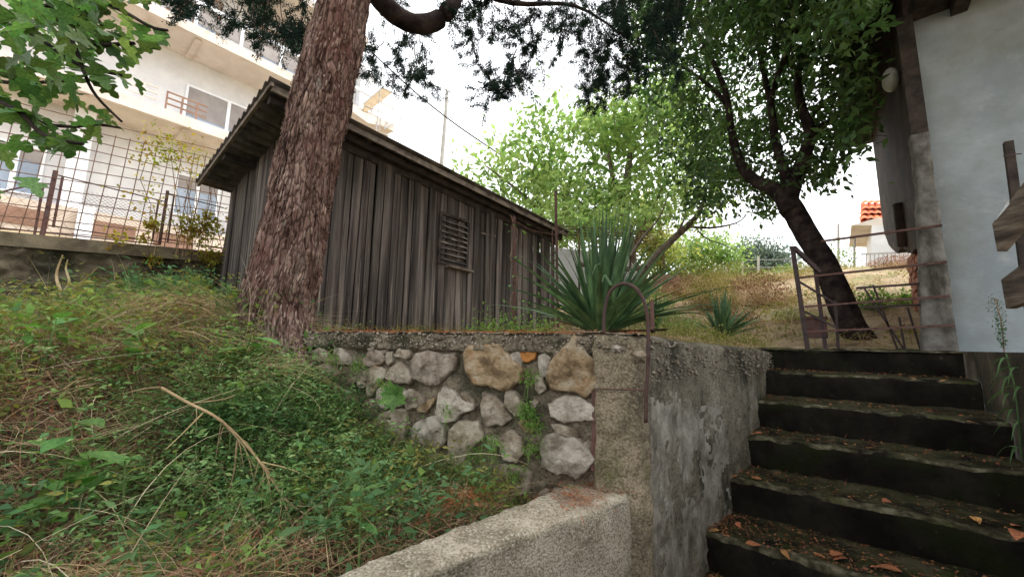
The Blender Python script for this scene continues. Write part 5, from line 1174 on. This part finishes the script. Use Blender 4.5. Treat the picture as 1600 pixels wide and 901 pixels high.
# ------------------------------------------------------------------ countable plants with large leaves
def leaf_mesh(name, outline, m, L, curl=.15):
    """lobed blade: outline half (x along, y across) mirrored, folded on the midrib"""
    V = [(0, 0, 0)]; F = []; up_ = []; n = len(outline)
    mid = [(x*L, 0, -curl*L*x*x) for x, y in outline]; lf = [(x*L, y*L, .18*y*L-curl*L*x*x) for x, y in outline]; rt = [(x*L, -y*L, .18*y*L-curl*L*x*x) for x, y in outline]
    V = mid+lf+rt
    for i in range(n-1): F += [(i, i+1, n+i+1, n+i), (i+1, i, 2*n+i, 2*n+i+1)]
    me = bpy.data.meshes.new(name); me.from_pydata(V, [], F); me.materials.append(MATS[m]); me.update(); return me
OVAL = [(0, .01), (.12, .12), (.28, .21), (.45, .25), (.62, .22), (.8, .13), (.93, .05), (1, 0)]
FIG = [(0, .03), (-.06, .16), (.02, .33), (.16, .42), (.26, .30), (.34, .22), (.44, .42), (.60, .44), (.60, .27), (.66, .15), (.80, .20), (.93, .12), (1, 0)]
M_OV = leaf_mesh('leaf', OVAL, 'broad_leaf', 1.0); M_FG = [leaf_mesh('leaf', FIG, 'fig_leaf', 1.0, c) for c in (.1, .3, .5)]
M_FL = leaf_mesh('fallen_leaf', OVAL, 'dead_leaf', 1.0, .35)
def put_leaf(me, p, d, L, parent, up=(0, 0, 1)):
    d = Vector(d).normalized(); u_ = Vector(up); s = u_.cross(d)
    if s.length < .1: s = Vector((1, 0, 0)).cross(d)
    s.normalize(); n = d.cross(s); o = bpy.data.objects.new('leaf', me); COL.objects.link(o)
    m4 = Matrix((( d.x*L, s.x*L, n.x*L, 0), (d.y*L, s.y*L, n.y*L, 0), (d.z*L, s.z*L, n.z*L, 0), (0, 0, 0, 1)))
    m4.translation = Vector([float(c) for c in p])-(woff(parent) if parent else Vector())
    if parent: o.parent = parent
    o.matrix_local = m4; return o
def seedling(u, v, dist_or_p, n, L, h, label, lname='weed_plant', me=None, group=None):
    p = dist_or_p; t = thing(lname, p, label, 'plant', group); top = Vector([float(c) for c in p])+Vector((random.uniform(-.03, .03), random.uniform(-.03, .03), h))
    MB().tube([p, top], [.004, .002], 5).build('stem', 'weed_green', t)
    for k in range(n):
        a = 2.4*k+random.random(); z = top.lerp(Vector([float(c) for c in p]), .5*k/n)
        put_leaf(me or M_OV, z, (cos(a), sin(a), random.uniform(-.1, .6)), L*random.uniform(.7, 1.1), t)
def bank_hit(u, v):
    for it in np.linspace(.5, 7, 900):
        p = atd(u, v, it)
        if p[0] < -4.9 or p[2] < bank_z(p[0], p[1]): return np.array([p[0], p[1], bank_z(p[0], p[1])])
    return p
SEED = [(215, 580, 7, .11, .10, 'pale blue green broad leaves in the middle of the bank, left of the mound'), (365, 575, 5, .13, .09, 'bright green long leaved seedling right of the pale blue green one'),
        (325, 690, 6, .08, .08, 'young plant with oval leaves in the dry tangle halfway down the bank'), (350, 745, 5, .08, .08, 'seedling with cut bright green leaves below the dead stem'),
        (90, 760, 6, .10, .10, 'leafy green plant near the left edge, below the straw streak'), (110, 830, 8, .10, .12, 'largest broad leaved plant in the lower left corner'),
        (40, 870, 6, .09, .08, 'dark green broad leaved plant at the very bottom left'), (190, 800, 5, .07, .08, 'small yellow green plant right of the largest corner plant'),
        (60, 560, 6, .10, .08, 'greyish leaves at the left edge under the retaining wall'), (500, 640, 4, .05, .06, 'little green seedling among the ferny weeds'), (560, 850, 6, .06, .05, 'green rosette by the inner edge of the low wall'), (430, 790, 5, .05, .07, 'small seedling near the tip of the dead stem')]
for (u, v, n, L, h, lb) in SEED: seedling(u, v, bank_hit(u, v+45), n, L*1.1, h+.14, lb)
# weeds rooted in the stone wall
wp = onP(620, 618, LW+WN*.05, WN); t = thing('wall_plant', wp, 'green rosette of drooping leaves growing from a joint of the stone wall', 'plant')
for k in range(11):
    a = k*.6; put_leaf(M_OV, wp, WD*cos(a)*.8+np.array([0, 0, sin(a)*.8])+WN*.6, random.uniform(.05, .085), t, up=tuple(WN))
vt = []
for (u, v, n) in ((828, 590, 120), (822, 640, 260), (832, 660, 200), (700, 640, 40), (745, 710, 160), (805, 740, 120), (830, 700, 120), (770, 690, 120), (600, 600, 90), (560, 570, 120), (900, 770, 60), (520, 560, 120)):
    c = onP(u, v, LW+WN*.03, WN); q = rng.normal(0, .018, (n, 3))+c; vt.append(leaflets(q, rdir(n, -.5), rng.uniform(.008, .02, n), .4))
    B = np.repeat(c[None], 16, 0)+rng.normal(0, .01, (16, 3)); vt.append(blades(B, rdir(16, .3)+WN*.8, rng.uniform(.06, .14, 16), .0022, 1.6, 4, .5))
tag(npmesh('wall_weeds', *join(vt), 'weed_bright'), 'tufts of fine green weeds hanging from the joints of the stone wall', 'weeds', kind='stuff')
# long grass hanging before the wall's foot
P = []
for k in range(900): s = random.uniform(.25, WL-.55); P.append(wall_pt(s, -.52+.30*max(0, (1.0-s))*random.random(), .03+random.random()*.08))
P = np.array(P); D = rdir(len(P), .8)
tag(npmesh('wall_foot_grass', *blades(P, D, rng.uniform(.06, .22, len(P)), .0026, 1.0, 4, .6), 'green_grass'), 'thin green grass against the foot of the stone wall', 'grass', kind='stuff')
# dead branch across the bank
db = thing('dead_stem', bank_hit(480, 800), 'long pale dead stem with side twigs arching across the bank', 'branch')
def bp(u, v, d): return atd(u, v, d)
def bq(u, v): return bank_hit(u, v)*.84
m_ = MB(); limb(m_, [bq(252, 606), bq(290, 628), bq(345, 660), bq(400, 715), bq(440, 775), bq(470, 800), bq(522, 835)], [.0045, .0042, .004, .0034, .0028, .002, .001], 7)
limb(m_, [bq(408, 722), bq(432, 760), bq(455, 815), bq(465, 855)], [.004, .003, .003, .001], 5)
limb(m_, [bq(408, 722), bq(450, 735), bq(490, 752)], [.003, .002, .001], 5); limb(m_, [bq(370, 690), bq(365, 740), bq(352, 785)], [.003, .002, .001], 5)
limb(m_, [bq(320, 645), bq(285, 680), bq(258, 705)], [.003, .002, .001], 5); limb(m_, [bq(252, 606), bq(225, 612), bq(190, 618)], [.004, .003, .001], 5)
limb(m_, [bq(300, 632), bq(350, 625), bq(368, 618)], [.003, .002, .001], 5)
for k in range(26):
    u = random.uniform(290, 510); v = np.interp(u, [252, 345, 400, 440, 522], [606, 660, 715, 775, 835]); q0 = bq(u, v); q1 = bq(u+random.uniform(-30, 50), v+random.uniform(15, 75)); m_.tube([q0, (q0+q1)/2+np.array([0, 0, .012]), q1], [.0016, .0012, .0006], 4, cap=False)
m_.build('stem', 'dry_grass', db, True)
for (pts, lb) in (([(85, 472, 4.1), (92, 430, 4.3), (100, 395, 4.4)], 'left'), ([(95, 470, 4.1), (108, 445, 4.2), (104, 420, 4.3), (100, 405, 4.3)], 'mid'), ([(118, 450, 4.1), (140, 430, 4.1), (152, 418, 4.1)], 'right')):
    pass
sk = thing('bare_bush', bank_hit(90, 475), 'bare pale twigs of a dead bush against the old retaining wall', 'bush'); m_ = MB()
limb(m_, [bp(92, 480, 2.95), bp(95, 458, 2.95), bp(88, 430, 2.95), bp(98, 398, 2.95)], [.012, .01, .008, .004], 6); limb(m_, [bp(94, 462, 2.95), bp(108, 442, 2.95), bp(103, 420, 2.95), bp(106, 405, 2.95)], [.009, .008, .006, .003], 6)
limb(m_, [bp(116, 450, 2.9), bp(138, 432, 2.9), bp(152, 418, 2.9)], [.006, .005, .003], 5); limb(m_, [bp(100, 470, 2.9), bp(150, 476, 2.85), bp(185, 472, 2.8)], [.006, .005, .003], 5)
m_.build('twigs', 'dry_grass', sk)
for (pts, lbl) in (([(0, 700, 1.5), (60, 672, 1.55), (140, 640, 1.7), (200, 600, 1.9)], 'straw streak'),):
    pass
# shrub and vine against the wall by the shed
sb = thing('shrub', bank_hit(240, 470), 'fern leaved green shrub climbing the retaining wall beside the shed', 'bush'); PP = []; m_ = MB()
for k in range(46):
    b0_ = np.array(bp(random.uniform(190, 320), random.uniform(440, 480), random.uniform(2.75, 3.1))); d = np.array([random.gauss(0, .6), random.gauss(0, .6), random.uniform(.1, .9)]); L_ = random.uniform(.15, .36)
    pts = [b0_+d*L_*t+np.array([0, 0, -.4*L_*t*t]) for t in np.linspace(0, 1, 12)]; m_.tube(pts[::3], .0025, 4, cap=False)
    for q in pts:
        for s in range(6): PP.append(q+rng.normal(0, .018, 3))
PP = np.array(PP); m_.build('stems', 'weed_green', sb); tag(npmesh('foliage', *leaflets(PP, rdir(len(PP), .0), rng.uniform(.02, .04, len(PP)), .35), 'nettle', sb), kind='stuff')
vi = thing('vine', fp(300, 390), 'yellow green creeper growing through the fence beside the shed', 'vine'); PP = []
for (u, v, r, n) in ((325, 350, .16, 420), (300, 360, .14, 300), (330, 400, .12, 220), (238, 350, .07, 110), (225, 370, .05, 60), (262, 230, .2, 160), (290, 245, .2, 160), (235, 240, .15, 70), (180, 372, .08, 70), (320, 455, .1, 150), (232, 310, .2, 80), (240, 405, .06, 90)):
    c = onX(u, v, -4.9); PP.append(rng.normal(0, r*.5, (n, 3))*np.array([.25, 1, 1])+c)
PP = np.concatenate(PP); tag(npmesh('foliage', *leaflets(PP, rdir(len(PP), -.2), rng.uniform(.022, .05, len(PP)), .6), 'vine_leaf', vi), kind='stuff')
m_ = MB()
for k in range(14):
    u = random.uniform(225, 340); q = [onX(u+random.uniform(-12, 12), v, -4.92) for v in (400, 360, 320, 280, 245)]; m_.tube(q[:random.randint(3, 5)], .003, 4, cap=False)
m_.build('stems', 'straw_brown', vi)
cr = thing('creeper', onX(803, 512, -2.42), 'thin creeper with a few yellow leaves twining up the rusty stake', 'vine'); PP = []
m_ = MB(); m_.tube([tuple(onX(803+6*sin(v*.09), v, -2.40)) for v in range(512, 335, -8)], .004, 4, cap=False); m_.build('stem', 'straw_brown', cr)
for k in range(20):
    v = random.choice([350, 360, 400, 405, 430, 445, 470, 480, 490, 495, 500]); p = onX(803+random.gauss(6, 12), v, -2.38); put_leaf(M_OV, p, (random.gauss(0, 1), random.gauss(0, 1), -.4), random.uniform(.04, .07), cr)
# hanging weed on the right wall and fern on the side wall
wf = thing('dry_weed', (.80, 4.2, 0), 'spindly dry weed standing against the base of the white wall', 'plant'); PP = []
c0 = onY(1568, 545, 4.1); c1 = onY(1555, 465, 4.15); 
for k in range(260): t = random.random(); PP.append(c0+(c1-c0)*t+rng.normal(0, .02*(.3+t), 3))
MB().tube([c0-np.array([0, 0, .05]), (c0+c1)/2+np.array([.01, 0, 0]), c1], .003, 4).build('stem', 'straw_brown', wf); tag(npmesh('foliage', *leaflets(np.array(PP), rdir(260, 0), .02, .4), 'nettle', wf), kind='stuff')
fg = thing('drooping_fern', (.66, 3.4, -.1), 'pale arching fern leaves hanging down the wall right of the steps', 'fern')
for (u, v) in ((1575, 560), (1580, 590), (1578, 615), (1585, 640), (1590, 700), (1590, 575), (1595, 605), (1595, 660)):
    p = onX(u, v, .645)
    for s in (-1, 1): sword('leaf', p, (-.5, s*.9, .35), random.uniform(.10, .16), .012, 'nettle', fg, .9)
MB().tube([onX(1572, 552, .65), onX(1585, 600, .64), onX(1592, 660, .64), onX(1596, 715, .64)], .003, 5).build('stem', 'nettle', fg)

# ------------------------------------------------------------------ fallen leaves on the steps
FL = [(1185, 672, 3, .05), (1192, 676, 3, .06), (1270, 687, 3, .05), (1370, 700, 3, .06), (1155, 742, 4, .06), (1175, 745, 4, .07), (1190, 748, 4, .05), (1378, 782, 4, .06), (1520, 806, 4, .07), (1580, 820, 4, .07), (1590, 828, 4, .09), (1545, 812, 4, .05),
      (1125, 828, 5, .06), (1150, 815, 5, .05), (1140, 838, 5, .05), (1165, 848, 5, .06), (1180, 852, 5, .05), (1300, 868, 5, .09), (1325, 872, 5, .08), (1270, 862, 5, .06), (1360, 885, 5, .04), (1410, 893, 5, .08), (1220, 857, 5, .05), (1230, 622, 2, .04), (1260, 626, 2, .04), (1300, 632, 2, .04), (1510, 658, 2, .05), (1420, 589, 1, .04), (1480, 593, 1, .04)]
used = {}
for (u, v, k, L) in FL:
    p = onZ(u, v, -.18*k+.012); a = random.uniform(0, 6.28); o = put_leaf(M_FL, p, (cos(a), sin(a), random.uniform(-.05, .25)), L, None, up=(random.gauss(0, .25), random.gauss(0, .25), 1))
    ordn = ['top', 'second', 'third', 'fourth', 'fifth', 'sixth'][k]; side = 'tight against the left wall' if u < 1200 and k < 5 else ('near the left wall' if u < 1240 else ('near the middle of the tread' if u < 1430 else 'towards the right wall'))
    size = 'large' if L > .075 else ('small' if L < .055 else 'middling'); used[(k, side, size)] = used.get((k, side, size), 0)+1
    extra = ['', 'second ', 'third ', 'fourth '][used[(k, side, size)]-1]
    o.name = 'fallen_leaf'; tag(o, f'{extra}{size} curled brown leaf on the {ordn} tread down, {side}', 'leaf', 'fallen leaves on the steps')
P = []
for i in range(1, 8):
    n = 260 if i < 5 else 700
    for k in range(n): P.append((-.56+1.2*random.random()**(1.9), NY[i]+.02+.32*random.random(), -.18*i+.014))
P = np.array(P); D = rdir(len(P), 0); D[:, 2] *= .2
tag(npmesh('step_litter', *join([leaflets(P, D, rng.uniform(.006, .02, len(P)), .6), blades(P[::2], D[::2], .04, .002, .1, 2, .4)]), 'dead_bits'), 'small brown litter scattered over the treads of the steps', 'leaf litter', kind='stuff')

# ------------------------------------------------------------------ fig branches, upper left
fi = thing('fig_tree', (-4.2, -1.4, .0), 'fig tree branches with large bright green lobed leaves at the upper left', 'tree'); m_ = MB()
TW = [[(-60, 100, 1.9), (0, 155, 1.85), (60, 190, 1.8), (110, 198, 1.8), (150, 195, 1.75), (188, 200, 1.75)], [(-40, -60, 1.9), (60, 10, 1.8), (110, 60, 1.75), (130, 110, 1.7), (150, 150, 1.7), (190, 190, 1.7)], [(80, -40, 1.9), (150, -2, 1.85), (200, 22, 1.8), (235, 42, 1.8), (262, 48, 1.8)],
      [(-30, 20, 1.9), (60, 60, 1.9), (120, 100, 1.85), (190, 118, 1.85)], [(-20, 150, 1.75), (30, 175, 1.7), (60, 205, 1.7), (90, 218, 1.65), (130, 225, 1.65)], [(-40, 120, 2.0), (20, 130, 2.0), (80, 128, 2.0), (140, 125, 2.0)], [(110, 60, 1.75), (150, 70, 1.75), (200, 68, 1.75), (210, 68, 1.75)], [(60, 10, 1.8), (130, 15, 1.8), (160, 40, 1.8)]]
for T in TW: limb(m_, [atd(u, v, d) for u, v, d in T], [.012]+[.010-.0012*i for i in range(len(T)-1)], 7)
limb(m_, [atd(-500, 300, 2.4), atd(-200, 120, 2.2), atd(-40, 20, 1.9)], [.06, .04, .012], 9)
m_.build('branch', 'bark_dark', fi, True)
polyf = [(-60, -60), (270, -60), (262, 60), (240, 110), (222, 150), (200, 200), (150, 225), (95, 240), (60, 300), (-60, 300)]
def inpoly(x, y, P_):
    c = False; j = len(P_)-1
    for i in range(len(P_)):
        if (P_[i][1] > y) != (P_[j][1] > y) and x < (P_[j][0]-P_[i][0])*(y-P_[i][1])/(P_[j][1]-P_[i][1])+P_[i][0]: c = not c
        j = i
    return c
cnt = 0
while cnt < 285:
    if cnt < 130:
        T = random.choice(TW); i = random.randrange(len(T)-1); t = random.random(); u, v, d = [T[i][k]+(T[i+1][k]-T[i][k])*t for k in range(3)]; u += random.gauss(0, 16); v += random.gauss(0, 14)
    else: u, v, d = random.uniform(-25, 250), random.uniform(-25, 290), random.uniform(1.5, 2.1)
    if not inpoly(u, v, polyf): continue
    if v > 130 and cnt >= 130 and random.random() < .85: continue
    if u > 180 and random.random() < .45: continue
    p = atd(u, v, d); a = random.uniform(0, 6.28); L_ = random.uniform(.06, .12)
    put_leaf(random.choice(M_FG), p, (cos(a)*.9, sin(a)*.9, random.uniform(-1.1, .1)), L_, fi, up=(random.gauss(0, .5), random.gauss(0, .5), 1)); cnt += 1
